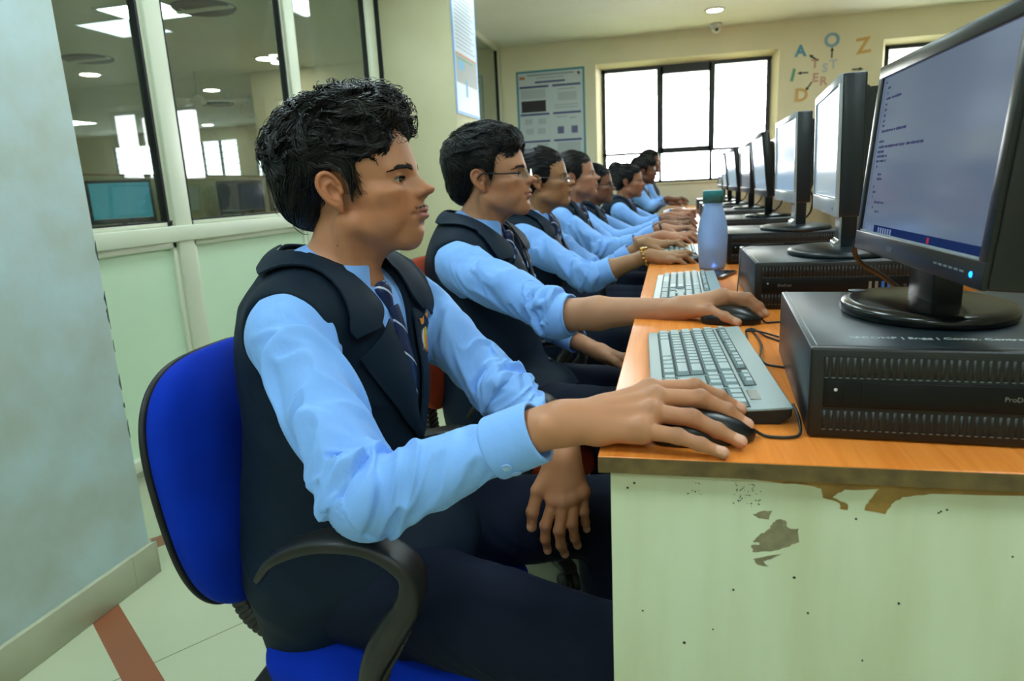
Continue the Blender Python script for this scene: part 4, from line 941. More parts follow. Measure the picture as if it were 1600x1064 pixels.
cable('second loose black cable loop behind the nearest keyboard', [(.212, .60, zc + .005), (.217, .61, zc + .005), (.225, .60, zc + .004), (.236, .573, zc), (.246, .55, zc), (.256, .528, zc)])
cable('black cable crossing the loop behind the nearest keyboard', [(.205, .585, zc + .006), (.222, .575, zc + .008), (.240, .572, zc + .004), (.258, .562, zc)])
cable('mouse cable from the second mouse to the computer with the round badge', [(.243, .694, Z + .012), (.252, .692, zc), (.265, .693, zc), (.285, .70, zc), (.3, .72, zc)])
cable('thin black cable lying over the lid of the second computer', [(.236, .79, zc), (.226, .86, zc), (.222, .95, zc), (.232, 1.04, Z + .04), (.240, 1.09, Z + .085), (.246, 1.12, Z + .1035), (.26, 1.17, Z + .1035), (.30, 1.215, Z + .1035), (.36, 1.225, Z + .1035)], .0014)
cable('thick brown-black cable hanging behind the nearest monitor over the second computer', [(.42, .60, .94), (.405, .615, .935), (.392, .63, .915), (.392, .65, .89), (.41, .67, .865), (.45, .69, .84), (.5, .72, .8)], .0045, 40)
# bottle
m = mat('bottle_blue', (188, 216, 254), .22, spec=.5); bs = m.node_tree.nodes['Principled BSDF']; bs.inputs['Transmission Weight'].default_value = .62; bs.inputs['IOR'].default_value = 1.18
mat('bottle_cap', (44, 122, 128), .4); m = mat('water', (160, 188, 240), .03); m.node_tree.nodes['Principled BSDF'].inputs['Transmission Weight'].default_value = .95; m.node_tree.nodes['Principled BSDF'].inputs['IOR'].default_value = 1.3
t = thing('water_bottle', 'translucent blue water bottle with a teal cap on the desk', 'bottle', (.2, 1.56, Z))
prof = [(.030, 0), (.037, .002), (.0395, .008), (.042, .03), (.0445, .07), (.0455, .10), (.044, .125), (.040, .15), (.034, .175), (.029, .19), (.0275, .20), (.0275, .215)]
MB().lathe([(.001, .0)] + prof + [(.0255, .215), (.0255, .20), (.027, .19), (.032, .175), (.038, .15), (.042, .125), (.0435, .10), (.0425, .07), (.040, .03), (.0375, .01), (.030, .004), (.001, .004)], 48, cap=False).obj('bottle_body', 'bottle_blue', t)
MB().lathe([(.001, .0045), (.029, .0045), (.037, .0105), (.0395, .03), (.0419, .064), (.001, .064)], 40, cap=False).obj('water', 'water', t)
MB().lathe([(.001, .2155), (.029, .2155), (.0295, .205), (.031, .204), (.031, .238), (.0295, .242), (.001, .242)], 40, cap=False).obj('cap', 'bottle_cap', t)
# phone
t = thing('phone', 'dark phone with a brown edge lying between bottle and second computer', 'phone', (.205, 1.385, Z), -.35)
mat('phone_edge', (110, 66, 44), .3, metal=.4); MB().box((-.037, -.074, 0), (.037, .074, .0085), .003).obj('body', 'phone_edge', t); MB().box((-.0345, -.071, .0083), (.0345, .071, .0092), .0005).obj('screen', 'base_gloss', t)

# ---------------------------------------------------------------- chairs: seat faces +x
mat('chair_blue', (0, 46, 176), .85, spec=.15, noise=(14, (0, 38, 150), .6), bump=(420, .35, .0012)); mat('chair_red', (160, 58, 24), .85, spec=.25, noise=(14, (144, 48, 18), .6), bump=(420, .35, .0012)); mat('chair_black', (20, 21, 20), .42, noise=(30, (34, 34, 32), .5)); mat('chair_shell', (12, 13, 13), .5)
def cushion(fn_out, thick, crown, name, m, parent, seed=1, nu=64, nv=20, dent=.0):
    """rounded pad: outline fn_out(a)->(u,v); front face crowned; local x is the front"""
    V = []; F = []
    prof = [(0., 1.), (.25, .99), (.5, .94), (.72, .80), (.88, .58), (.97, .30), (1.0, .0), (1.0, -.45), (.985, -.8), (.96, -1.), (.5, -1.), (0., -1.)]
    for r_, h in prof:
        for i in range(nu):
            u, v = fn_out(2 * math.pi * i / nu)
            x = h * thick / 2 + (crown * (1 - r_ ** 2) if h > 0 else 0)
            V.append((x, u * r_, v * r_))
    for j in range(len(prof) - 1):
        for i in range(nu): F.append((j * nu + i, (j + 1) * nu + i, (j + 1) * nu + (i + 1) % nu, j * nu + (i + 1) % nu))
    V = np.array(V)
    fr = V[:, 0] > 0
    V[:, 0] += fr * (.004 * vnoise(V, 9, seed) + .003 * vnoise(V, 22, seed + 1))
    o = mesh_obj(name, V, np.array(F), MT[m], parent)
    bm = bmesh.new(); bm.from_mesh(o.data); bmesh.ops.remove_doubles(bm, verts=bm.verts, dist=1e-5); bmesh.ops.recalc_face_normals(bm, faces=bm.faces); bm.to_mesh(o.data); bm.free()
    d_ = o.modifiers.new('sub', 'SUBSURF'); d_.levels = d_.render_levels = 1
    return o
def sup(a, w, h, e, top=1.):
    c, s_ = math.cos(a), math.sin(a); return (w * math.copysign(abs(c) ** e, c) * (1 - .07 * (s_ < 0) * abs(s_)), h * math.copysign(abs(s_) ** e, s_))
def V_ADD(z, n):
    f = np.clip(np.linspace(1.6, 0, n), 0, 1); return np.stack([0 * f, 0 * f, z * f], 1)
def make_chair(label, m, up=0., arm_up=(0., 0.)):
    t = thing('office_chair', label, 'chair')
    bk = cushion(lambda a: sup(a, .210, .212, .62), .055, .026, 'backrest', m, t); bk.location = (-.165, 0, .590 + up); bk.rotation_euler = (0, -.13, 0)
    sh = cushion(lambda a: sup(a, .2095, .2115, .62), .02, .0, 'back_shell', 'chair_shell', t); sh.location = (-.192, 0, .586 + up); sh.rotation_euler = (0, -.13, 0)
    se = cushion(lambda a: sup(a, .208, .205, .5), .075, .012, 'seat', m, t); se.location = (.095, 0, .325); se.rotation_euler = (0, -math.pi / 2, 0)
    MB().box((-.11, -.18, .268), (.27, .18, .292), .01).obj('seat_pan', 'chair_shell', t)
    # ribbed bellows over the back bracket
    b = MB()
    P_ = spline([(-.05, .27), (-.15, .27), (-.205, .32), (-.215, .42), (-.222, .52)], 60)
    for i in range(0, 58, 2):
        p0, p1 = P_[i], P_[i + 2 if i + 2 < 60 else 59]; c_ = (p0 + p1) / 2; dd = p1 - p0; a = math.atan2(dd[1], dd[0])
        b.box((-.0075, -.035, -.017), (.0075, .035, .017), .006, M=Matrix.Translation((c_[0], 0, c_[1])) @ Matrix.Rotation(-a, 4, 'Y'))
    b.obj('bellows', 'chair_black', t)
    for s_ in (-1, 1):
        y = s_ * .275; az = arm_up[0 if s_ < 0 else 1]
        P_ = V_ADD(az, 80) + spline([(-.005, .0, .540), (.022, .0, .571), (.065, 0, .593), (.115, 0, .602), (.165, .0, .596), (.205, 0, .566), (.205, 0, .526), (.178, -s_ * .004, .480), (.145, -s_ * .012, .42), (.125, -s_ * .03, .34), (.12, -s_ * .07, .288)], 80)
        wd = np.interp(np.linspace(0, 1, 80), [0, .12, .3, .5, .62, .8, 1], [.010, .021, .026, .027, .027, .03, .03]); th = np.interp(np.linspace(0, 1, 80), [0, .15, .5, .6, .75, 1], [.005, .009, .012, .018, .021, .014])
        T_ = np.gradient(P_, axis=0); T_ /= np.linalg.norm(T_, axis=1, keepdims=True)
        def f(u, v, P_=P_, wd=wd, th=th, T_=T_, y=y):
            i = min(79, int(round(v * 79))); a = u * 2 * math.pi; n = np.array([-T_[i][2], 0, T_[i][0]]); c_, q_ = math.cos(a), math.sin(a)
            return Vector(P_[i] + np.array([0, 1, 0]) * wd[i] * math.copysign(abs(c_) ** .6, c_) + n * th[i] * math.copysign(abs(q_) ** .7, q_) + np.array([0, y, 0]))
        b = MB().grid(f, 20, 80, closed_u=True); ar = b.obj('armrest', 'chair_black', t)
        g = MB()
        for o_ in (-.013, .0, .013): g.tube([(p[0] + n_[0] * .0, y + s_ * 0 + o_, p[2]) for p, n_ in [(P_[i] + np.array([-T_[i][2], 0, T_[i][0]]) * (th[i] + .0004), T_[i]) for i in range(56, 72, 2)]], .0028, 6)
        g.obj('groove', 'rubber', ar)
    MB().cyl((.06, 0, .10), (.06, 0, .28), .026).cyl((.06, 0, .06), (.06, 0, .20), .034).obj('gas_column', 'chair_black', t)
    for i in range(5):
        a = i * 1.2566 + .3; M_ = Matrix.Translation((.06, 0, 0)) @ Matrix.Rotation(a, 4, 'Z')
        lg = MB().prism([(.02, .055), (.02, .10), (.29, .075), (.30, .058)], .045, M_ @ basis((1, 0, 0), (0, 0, 1), (0, -1, 0), (0, .0225, 0)), .006).obj('base_leg', 'chair_black', t)
        MB().cyl(M_ @ Vector((.285, -.022, .027)), M_ @ Vector((.285, -.004, .027)), .027).cyl(M_ @ Vector((.285, .004, .027)), M_ @ Vector((.285, .022, .027)), .027).cyl(M_ @ Vector((.285, 0, .03)), M_ @ Vector((.285, 0, .062)), .006).obj('caster', 'chair_shell', lg)
    return t
CH = (-.468, .315)
c1 = make_chair('blue office chair of the nearest student with a black curved armrest', 'chair_blue', 0., (0., -.06)); c1.location = (*CH, 0); c1.rotation_euler = (0, 0, .06)
c2 = make_chair('orange-red office chair of the student in rimless glasses', 'chair_red', .055, (-.055, -.055)); c2.location = (-.405, 1.13, 0)
c3 = dup(c2, (-.46, 1.93, 0), 0, 'office chair under the girl with the gold bracelet')
for i, (y, l) in enumerate([(2.73, 'the smiling fourth student'), (3.5, 'the fifth student, who wears glasses'), (4.3, 'the sixth student'), (5.8, 'the seventh student'), (6.8, 'the last student by the window')]): dup(c1, (-.44 if y < 4 else -.30, y, 0), 0, 'office chair under ' + l)
for o in [o for o in bpy.data.objects if o.get('category') == 'chair']: o['group'] = 'office chairs along the desk'

# ---------------------------------------------------------------- the next room through the glass
d2 = thing('far_desk', 'pale desk carrying the monitors in the room behind the glass', 'desk', (-3.4, 4.5, 0))
MB().box((-.35, -2.6, .73), (.35, 2.6, .75), .002).obj('tabletop', 'fabric_grey', d2)
for y in (-2.55, 0, 2.53): MB().box((-.3, y, 0), (.3, y + .02, .73)).obj('leg_panel', 'maple_panel', d2)
dv2 = thing('far_divider', 'long low grey divider with a brown edge behind the monitors past the glass', 'divider', (-3.62, 4.5, .75))
MB().box((-.018, -2.6, 0), (.018, 2.6, .485)).obj('panel', 'fabric_grey', dv2); MB().box((-.022, -2.6, .485), (.022, 2.6, .5)).obj('cap', 'divider_cap', dv2)
for (x, y, a, sc_, l) in [(-3.28, 3.04, math.pi - .72, 'screen_teal', 'black monitor with a teal screen behind the left pane'), (-3.3, 3.62, math.pi + .42, 'screen_off', 'dark monitor seen edge-on behind the mullion of the glass'), (-3.32, 4.36, math.pi - .6, 'screen_off', 'dark monitor behind the middle pane'), (-3.3, 5.0, math.pi - .3, 'screen_off', 'dark monitor low behind the glass beside the nearest student\'s head')]:
    mm, _ = make_monitor(l, 2, sc_, .05, 'mon_black', W=.365, H=.265, zb=.18); mm.location = (x, y, .75); mm.rotation_euler = (0, 0, a)
    mm['group'] = 'monitors in the next room'
# ---------------------------------------------------------------- people
mat('shirt_blue', (134, 184, 252), .62, spec=.25, sheen=.1, noise=(6, (124, 174, 248), .5), bump=(19, .42, .012, (1, 1, .55)))
mat('vest_navy', (8, 25, 41), .7, spec=.22, noise=(900, (12, 32, 50), .8), bump=(1600, .15, .0004)); mat('lapel_navy', (10, 28, 45), .66, spec=.25, noise=(900, (14, 36, 55), .8), bump=(1600, .15, .0004))
mat('trouser_navy', (10, 20, 40), .75, spec=.2, noise=(700, (14, 26, 48), .8), bump=(1300, .15, .0004)); mat('shoe_black', (10, 10, 11), .25, coat=.3)
mat('button_blue', (150, 190, 240), .3); mat('button_dark', (12, 18, 26), .3)
mat('gold', (190, 150, 80), .25, metal=1.); mat('frame_dark', (22, 20, 20), .35); mat('frame_metal', (150, 140, 130), .25, metal=.8); glass('lens_glass', (.80, .84, .87), 0.05, 1.5, 1.)
mat('badge_orange', (214, 132, 40), .6); mat('badge_pink', (196, 150, 196), .6); mat('badge_yellow', (206, 180, 40), .6); mat('badge_blue', (70, 120, 200), .6); mat('badge_paper', (220, 214, 220), .6)
def tie_mat():
    m = mat('tie_navy', (20, 40, 86), .4, spec=.45, bump=(1500, .12, .0003)); nt = m.node_tree; N = nt.nodes; L = nt.links; b = N['Principled BSDF']; tc = N.new('ShaderNodeTexCoord')
    vm = N.new('ShaderNodeVectorMath'); vm.operation = 'DOT_PRODUCT'; vm.inputs[1].default_value = (0, 16, 19); L.new(tc.outputs['Object'], vm.inputs[0])
    fr = N.new('ShaderNodeMath'); fr.operation = 'FRACT'; L.new(vm.outputs['Value'], fr.inputs[0]); rp = N.new('ShaderNodeValToRGB'); L.new(fr.outputs[0], rp.inputs[0]); L.new(rp.outputs[0], b.inputs['Base Color'])
    e = rp.color_ramp.elements; e[0].color = (*lin((18, 36, 78)), 1); e[1].position = .70; e[1].color = (*lin((26, 50, 104)), 1)
    for p_, c in ((.74, (190, 200, 214)), (.79, (190, 200, 214)), (.82, (14, 28, 66)), (1., (18, 36, 78))): q = e.new(p_); q.color = (*lin(c), 1)
    rp.color_ramp.interpolation = 'CONSTANT'
tie_mat()

V3 = lambda *a: np.array(a, float)
def unit(v): return v / np.linalg.norm(v)
HAND = dict(index=[(.088, .024, .006), (.127, .030, .014), (.149, .032, .002), (.166, .033, -.012)], middle=[(.092, .003, .008), (.136, .005, .016), (.160, .006, .002), (.176, .006, -.014)],
            ring=[(.086, -.017, .005), (.126, -.022, .011), (.148, -.024, -.002), (.163, -.026, -.015)], little=[(.077, -.034, -.002), (.108, -.042, .001), (.125, -.046, -.010), (.137, -.048, -.018)],
            thumb=[(.024, .024, -.008), (.055, .046, -.014), (.083, .054, -.020), (.106, .052, -.025)])
FR = dict(index=(.0108, .0092, .0080, .0066), middle=(.0110, .0095, .0083, .0068), ring=(.0106, .0090, .0078, .0064), little=(.0096, .0078, .0068, .0057), thumb=(.0145, .0112, .0100, .0078))
def hand_pts(wrist, fwd, dors, right=True, sc=1.0, relax=None):
    """template hand placed at the wrist: fingers along fwd, back of the hand towards dors"""
    f = unit(np.array(fwd, float)); d = np.array(dors, float); d = unit(d - f * (d @ f)); l = np.cross(d, f)
    if not right: l = -l
    R = np.stack([f, l, d], 1)
    return {k: [R @ (np.array(p) * sc) + np.array(wrist) for p in v] for k, v in HAND.items()}, d
def add_hand(S, wrist, H, dors, sc=1.0, k=.007):
    w = np.array(wrist, float); d = np.array(dors, float)
    for n in ('index', 'middle', 'ring', 'little'):
        m = H[n][0]; a = w + (m - w) * .12
        S.cone(a, m - d * .004, .0155 * sc, .0120 * sc, .016, 'u')
        S.cone(w + (m - w) * .35 + d * .0075, m + d * .0055, .0026 * sc, .0040 * sc, .006, 'u')   # tendon
        S.ball(m + d * .002, .0112 * sc, .008)
    S.cone(w + (H['index'][0] - w) * .5 - d * .006, w + (H['little'][0] - w) * .5 - d * .006, .013 * sc, .013 * sc, .014)
    t = H['thumb']; S.cone(w + (t[0] - w) * .5, t[1], .0165 * sc, .0125 * sc, .014); S.cone(t[0], H['index'][0] - d * .006, .012 * sc, .009 * sc, .012)
    for n in FR:
        r = [x * sc for x in FR[n]]
        S.chain(H[n], r, .0022)
        for j in (1, 2): S.ball(H[n][j] + d * .0006, r[j] * 1.05, .004)
        S.ball(H[n][3], r[3] * .98, .004)
def hand_tint(V, T, Hs, base):
    for H, d in Hs:
        for n in FR:
            r = FR[n]
            tip = H[n][3]; ax = unit(H[n][3] - H[n][2]); nd = d if n != 'thumb' else unit(d + .8 * unit(H['thumb'][1] - H['index'][0]))
            nd = unit(nd - ax * (nd @ ax)); c = tip + nd * r[3] * .8 - ax * .0012; q = V - c
            u = q @ ax; w_ = q @ np.cross(ax, nd); h = q @ nd
            a = np.clip((1 - (u / .0075) ** 4 - (w_ / .0062) ** 4) * 3, 0, 1) * (h > -r[3] * .55) * (np.abs(u) < .009) * (np.abs(w_) < .008) * (h < .006)
            nail = np.array(base) * np.array([1.15, 1.2, 1.3]) + np.array([.14, .11, .11])
            T = T * (1 - a[:, None] * .9) + nail * a[:, None] * .9
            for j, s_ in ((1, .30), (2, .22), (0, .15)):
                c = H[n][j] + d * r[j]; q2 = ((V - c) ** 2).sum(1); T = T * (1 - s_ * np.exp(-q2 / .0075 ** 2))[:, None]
    return T

def torso(S, J, o, k=.05, hips=True):
    P, C, N, w, dp = J['pelvis'], J['chest'], J['neck'], J['w'], J.get('dp', 1.)
    if hips: S.ell(P, (.120 * dp + o, .168 * w + o, .110 + o), k)
    M = (P + C) / 2; S.ell(M, (.104 * dp + o, .148 * w + o, .150 + o), k)
    S.ell(C, (.118 * dp + o, .158 * w + o, .150 + o), k)
    yc = V3(0, 1, 0)
    a = J['shR'] + V3(-.004, .035, .006); b = J['shL'] + V3(-.004, -.035, .006)
    S.cone(a, b, .053 + o, .053 + o, k)
    for q in (a, b): S.cone(N + V3(-.012, 0, -.004), q + (N - q) * .12 + V3(-.01, 0, .004), .043 + o, .042 + o, k * .7)
    S.ell((C + N) / 2 + V3(-.038, 0, .0), (.085 + o, .12 * w + o, .10 + o), k)
    if J.get('fem'):
        for s_ in (-1, 1): S.ell(C + V3(.085, s_ * .07, -.03), (.05 + o, .055 + o, .055 + o), .04)

def folds(P, a, b, amp, fa=32., fc=11., seed=0, twist=2.2, fine=0.):
    """ridged cloth folds running round the limb a-b, displaced along it"""
    ax = unit(b - a); L = np.linalg.norm(b - a); q = P - a; t = q @ ax
    n1 = unit(np.cross(ax, [0.1, .2, 1.])); n2 = np.cross(ax, n1); u = q @ n1; v = q @ n2
    X = np.stack([t * fa + twist * u * fc * .7 - .6 * twist * v * fc, u * fc, v * fc], 1); X = X + .45 * np.stack([vnoise(X, .8, seed + 3), vnoise(X, .8, seed + 4), vnoise(X, .8, seed + 5)], 1)
    n = vnoise(X, 1., seed); n2_ = vnoise(X * 2.1 + 5, 1., seed + 7)
    r_ = np.maximum(0, 1 - np.abs(n) * 2.6); r2 = np.maximum(0, 1 - np.abs(n2_) * 2.4); return amp * (r_ ** 1.2 - .26 + (r2 ** 1.2 - .25) * (fine + .1)), t / L

def sheet(name, A, B, S, off, thick, m, parent, origin, nu=40, nv=12, iters=7, bulge=0.):
    """cloth strip between two space curves, laid onto an implicit surface"""
    A = spline(A, nu); B = spline(B, nu); t = np.linspace(0, 1, nv)[None, :, None]
    G = (A[:, None] * (1 - t) + B[:, None] * t).reshape(-1, 3)
    for _ in range(iters):
        D, g = sdf_grad(S, G, .0015); n = g / np.maximum(np.linalg.norm(g, axis=1, keepdims=True), 1e-6)
        G = G - np.clip(D - off, -.03, .03)[:, None] * n
    D, g = sdf_grad(S, G, .003); n = g / np.maximum(np.linalg.norm(g, axis=1, keepdims=True), 1e-6)
    if bulge: G = G + n * (bulge * (np.sin(np.tile(np.linspace(0, math.pi, nv), nu))))[:, None]
    for _ in range(2):
        q = G.reshape(nu, nv, 3); q2 = q.copy(); q2[1:-1, 1:-1] = .4 * q[1:-1, 1:-1] + .15 * (q[2:, 1:-1] + q[:-2, 1:-1] + q[1:-1, 2:] + q[1:-1, :-2]); G = q2.reshape(-1, 3)
    top = G + n * thick; V = np.r_[G, top]; I = np.arange(nu * nv).reshape(nu, nv); K = nu * nv
    F = [np.stack([I[:-1, :-1], I[1:, :-1], I[1:, 1:], I[:-1, 1:]], -1).reshape(-1, 4) + K]
    F.append(F[0][:, ::-1] - K)
    ring = np.r_[I[:, 0], I[-1, 1:], I[-2::-1, -1], I[0, -2:0:-1]]; r2 = np.roll(ring, -1); F.append(np.stack([ring, ring + K, r2 + K, r2], -1)[:, ::-1])
    F = np.concatenate(F)
    o = mesh_obj(name, V, F, MT[m] if isinstance(m, str) else m, parent, origin)
    bm = bmesh.new(); bm.from_mesh(o.data); bmesh.ops.recalc_face_normals(bm, faces=bm.faces); bm.to_mesh(o.data); bm.free(); o.data.set_sharp_from_angle(angle=1.0)
    return o

def hair_volume(S, F, parts, face_cut, ear_r=(.027, .03, .036), ears=True):
    for c, r in parts:
        S.ell(c, r, .02, 'u', F)
        if abs(c[1]) > 1e-6: S.ell((c[0], -c[1], c[2]), r, .02, 'u', F)
    for c, r in face_cut:
        S.ell(c, r, .012, 's', F)
        if abs(c[1]) > 1e-6: S.ell((c[0], -c[1], c[2]), r, .012, 's', F)
    if ears:
        for s_ in (-1, 1): S.ell((-.006, s_ * .085, -.002), ear_r, .008, 's', F)
def strands(S, F, V, n, L, flow, steps=10, rad=.0006, wave=.5, wsc=40., lift=.001, seed=0, name='hair', root=None, origin=(0, 0, 0), pick=None, jit=.25):
    rs = np.random.RandomState(seed)
    W = np.ones(len(V)) if pick is None else pick(F.to(V)).astype(float)
    P = V[rs.choice(len(V), n, p=W / W.sum())] + rs.normal(0, .0008, (n, 3))
    paths = [P.copy()]; D0 = None; Ls = L * rs.uniform(.55, 1.15, n)
    lifts = lift * rs.uniform(.2, 1.8, n); J_ = rs.normal(0, jit, (n, 3))
    for s_ in range(steps - 1):
        q = F.to(P); d = flow(q)
        ns = np.stack([vnoise(q, wsc, seed + 11), vnoise(q, wsc, seed + 12), vnoise(q, wsc, seed + 13)], 1)
        d = d + wave * 1.6 * ns + J_; d = d @ F.R.T
        dd, g = sdf_grad(S, P, .002); g /= np.maximum(np.linalg.norm(g, axis=1, keepdims=True), 1e-6)
        d = d - g * (d * g).sum(1, keepdims=True); d /= np.maximum(np.linalg.norm(d, axis=1, keepdims=True), 1e-6)
        P = P + d * (Ls / (steps - 1))[:, None]
        dd, g = sdf_grad(S, P, .002); g /= np.maximum(np.linalg.norm(g, axis=1, keepdims=True), 1e-6)
        lf = lifts * (1 + 1.2 * math.sin(math.pi * s_ / steps)) 
        P = P - g * (dd - lf)[:, None].clip(-.006, .006)
        paths.append(P.copy())
    paths = np.stack(paths, 1)
    Vt, Ft = tube_arrays(paths, rad * rs.uniform(.7, 1.3, n), 4)
    return mesh_obj(name, Vt, Ft, MT['hair'], root, origin)
def free_hairs(name, paths, rad, root, origin, m='hair'):
    Vt, Ft = tube_arrays(paths, rad, 5); return mesh_obj(name, Vt, Ft, MT[m], root, origin)
def brows(F, root, origin, n=150, thick=1.0, seed=3, S=None, man=True):
    rs = np.random.RandomState(seed)
    for s_ in (-1, 1):
        P = []
        for i in range(n):
            t = rs.rand(); y = .0115 + t * .045; z = .0362 + .0062 * math.sin(min(1, t * 1.2) * 1.65) - .007 * max(0, t - .6) / .4 + rs.normal(0, .0014 * (1 - .6 * t)) * thick
            x = .101 - 9.5 * (y - .005) ** 2
            d = V3(.05, (.75 if t > .25 else .35), .28 - .6 * t); d = unit(d) * .0085
            P.append([(x + .0 + d[0] * u, s_ * (y + d[1] * u), z + d[2] * u) for u in (0, .35, .7, 1)])
        P = F.out(np.array(P))
        if S is not None:
            q = P.reshape(-1, 3)
            for _ in range(4):
                D, g = sdf_grad(S, q, .001); n_ = g / np.maximum(np.linalg.norm(g, axis=1, keepdims=True), 1e-6); q = q - (D - .0006)[:, None] * n_
            P = q.reshape(P.shape)
        free_hairs('eyebrow', P, .00032, root, origin, 'brow')
def lashes(F, root, origin, seed=5):
    rs = np.random.RandomState(seed); P = []
    for s_ in (-1, 1):
        for i in range(46):
            t = i / 45; y = .0185 + t * .0265; a = (t - .5) * 2; x = .0885 - .0015 - .0055 * t ** 2 - .004 * (1 - t) ** 3; z = .0218 - .0032 * a * a
            d = V3(.0055, .0035 * a, .0015 + rs.normal(0, .0006))
            P.append([(x + d[0] * u, s_ * (y + d[1] * u), z + d[2] * u * u) for u in (0, .4, .75, 1)])
    return free_hairs('eyelashes', F.out(np.array(P)), .00042, root, origin, 'brow')

def person(label, J, cfg):
    """body, clothes and hair of one seated student"""
    h = cfg['h']; O = V3(*J['pelvis'][:2], 0)
    root = thing('person', label, 'person', tuple(O), 0, 'students seated along the desk')
    hd = J['head']; R = rotm(z=hd[3]) @ rotm(y=hd[4]) @ rotm(x=hd[5]); F = Frame(R, hd[:3], cfg.get('hs', 1.), cfg.get('zc', .9))
    fem = cfg.get('fem', 0); J['fem'] = fem; man = 0 if fem else 1
    base = lin(cfg['skin']); lo = np.min([J['pelvis'], J['elR'], J['wrR'], J['elL'], J['wrL'], J['shR'], J['shL']], 0) - .22; hi = np.array(hd[:3]) + .25
    hi = np.max([hi, J['wrR'] + .24, J['wrL'] + .24, J['shL'] + .12, J['knR'] + .1], 0); lo[2] = max(0.0, lo[2])
    nk = J['neck']; hb = F.out((-.028, 0, -.045))
    # ---- body
    S = Sdf(); add_head(S, F, fem * 1., cfg.get('nose', 1.), cfg.get('jaw', 1.), cfg.get('chub', 0.), cfg.get('chin', 0.), cfg.get('lips', 1.))
    nr = .047 - .005 * fem
    S.cone(hb, nk + V3(.004, 0, -.02), nr, nr + .005, .028); S.cone(F.out((.012, 0, -.075)), nk + V3(.022, 0, -.055), .024, .028, .03)
    for s_ in (-1, 1): S.cone(F.out((-.012, s_ * .055, -.05)), nk + V3(.05, s_ * .02, -.03), .011, .009, .022)
    torso(S, J, -.004)
    Hs = []
    for sd in ('R', 'L'):
        sh, el, wr = J['sh' + sd], J['el' + sd], J['wr' + sd]
        cv = J['cuff' + sd] > .5; ra = .029 if cv else .037
        S.cone(sh, el, .040, .032 if cv else .036, .03); S.cone(el, el + (wr - el) * .35, ra, ra, .012)
        H, dz = J['hand' + sd]; hf = unit(H['middle'][0] - wr)
        lat = np.cross(dz, hf)
        S.cone(el + (wr - el) * .35, wr, ra - .001, .0225, .012); S.cone(wr - hf * .02 + lat * .009, wr + lat * .011 + hf * .008, .0165, .0165, .012); S.cone(wr - hf * .02 - lat * .009, wr - lat * .011 + hf * .008, .0165, .0165, .012)
        S.ball(wr - hf * .012 + dz * .012 - lat * (.016 if sd == 'R' else -.016), .0085, .010)
        add_hand(S, wr, H, dz, cfg.get('hands', 1.)); Hs.append((H, dz))
    V, Q = sdf_mesh(S, lo, hi, h)
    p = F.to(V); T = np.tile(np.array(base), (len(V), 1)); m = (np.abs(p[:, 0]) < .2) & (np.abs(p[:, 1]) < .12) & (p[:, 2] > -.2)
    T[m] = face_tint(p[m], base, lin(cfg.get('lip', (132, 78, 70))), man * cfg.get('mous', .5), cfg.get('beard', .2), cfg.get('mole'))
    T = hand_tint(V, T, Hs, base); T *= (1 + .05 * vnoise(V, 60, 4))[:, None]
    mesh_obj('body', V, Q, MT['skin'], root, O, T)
    make_eyes(root, F, O, cfg.get('look', (0, -.05)), h < .003)
    if cfg.get('detail', 1): brows(F, root, O, 300 if man else 110, 1.3 if man else .6, S=S); lashes(F, root, O)
    # ---- shirt
    hc = cfg.get('hc', h * 1.25); B = Sdf(); torso(B, J, .008)
    ends = {}
    for sd in ('R', 'L'):
        sh, el, wr = J['sh' + sd], J['el' + sd], J['wr' + sd]; ce = J['cuff' + sd]                 # cuff end as a fraction of the forearm
        e2 = el + (wr - el) * ce; r = cfg.get('sl', 1.)
        B.cone(sh, el, .055 * r, .046 * r, .03); B.ball(el - unit((sh + wr) / 2 - el) * .004, .046 * r, .02)
        ax = unit(wr - el); cr = J.get('cr' + sd, .0375)
        e1 = e2 - ax * .052
        B.cone(el, e1, .045 * r, cr - .001, .02)
        ends[sd] = (e1, e2, ax, cr)
    sleeves = [(J['sh' + s_], J['el' + s_], J['wr' + s_], s_) for s_ in 'RL']
    fa = cfg.get('fold', .0135)
    def post(P, d):
        for i, (a, b, c, s_) in enumerate(sleeves):
            f1, t1 = folds(P, a, b, fa, 15, 8, 3 + i * 5 + cfg.get('seed', 0), 2.4, .4); f2, t2 = folds(P, b, c, fa * .7, 17, 9, 9 + i * 5 + cfg.get('seed', 0), -2.2, .5)
            f3, _ = folds(P, a, b, fa * .7, 34, 12, 31 + i * 5 + cfg.get('seed', 0), 1.2, .5); f1 = f1 + f3 * np.exp(-((t1 - 1.) / .20) ** 2)
            da = np.sqrt(((P - a - np.clip((P - a) @ (b - a) / ((b - a) @ (b - a)), 0, 1)[:, None] * (b - a)) ** 2).sum(1)); db = np.sqrt(((P - b - np.clip((P - b) @ (c - b) / ((c - b) @ (c - b)), 0, 1)[:, None] * (c - b)) ** 2).sum(1))
            w1 = np.clip((.085 - da) / .03, 0, 1) * np.clip(t1 * 5 + .3, .3, 1) * (1 + .7 * np.exp(-((t1 - .95) / .22) ** 2)); w2 = np.clip((.075 - db) / .03, 0, 1) * (t2 > 0) * np.clip((J['cuff' + s_] - .12 - t2) / .1, 0, 1) * (.75 + .8 * np.exp(-(t2 / .25) ** 2))
            up = da < db
            d = d - np.where(up, f1 * w1, f2 * w2)
        return d
    if h < .0042: B.post = post
    for s_ in 'RL':
        e1, e2, ax, cr = ends[s_]
        B.func(lambda P, e=e2, a=ax, c=J['el' + s_]: np.where(np.sqrt(((P - e) ** 2).sum(1)) < .16, (P - e) @ a, -1.), e2, .2, .001, 'i')
    lo2 = np.minimum(lo, J['shR'] - .12)
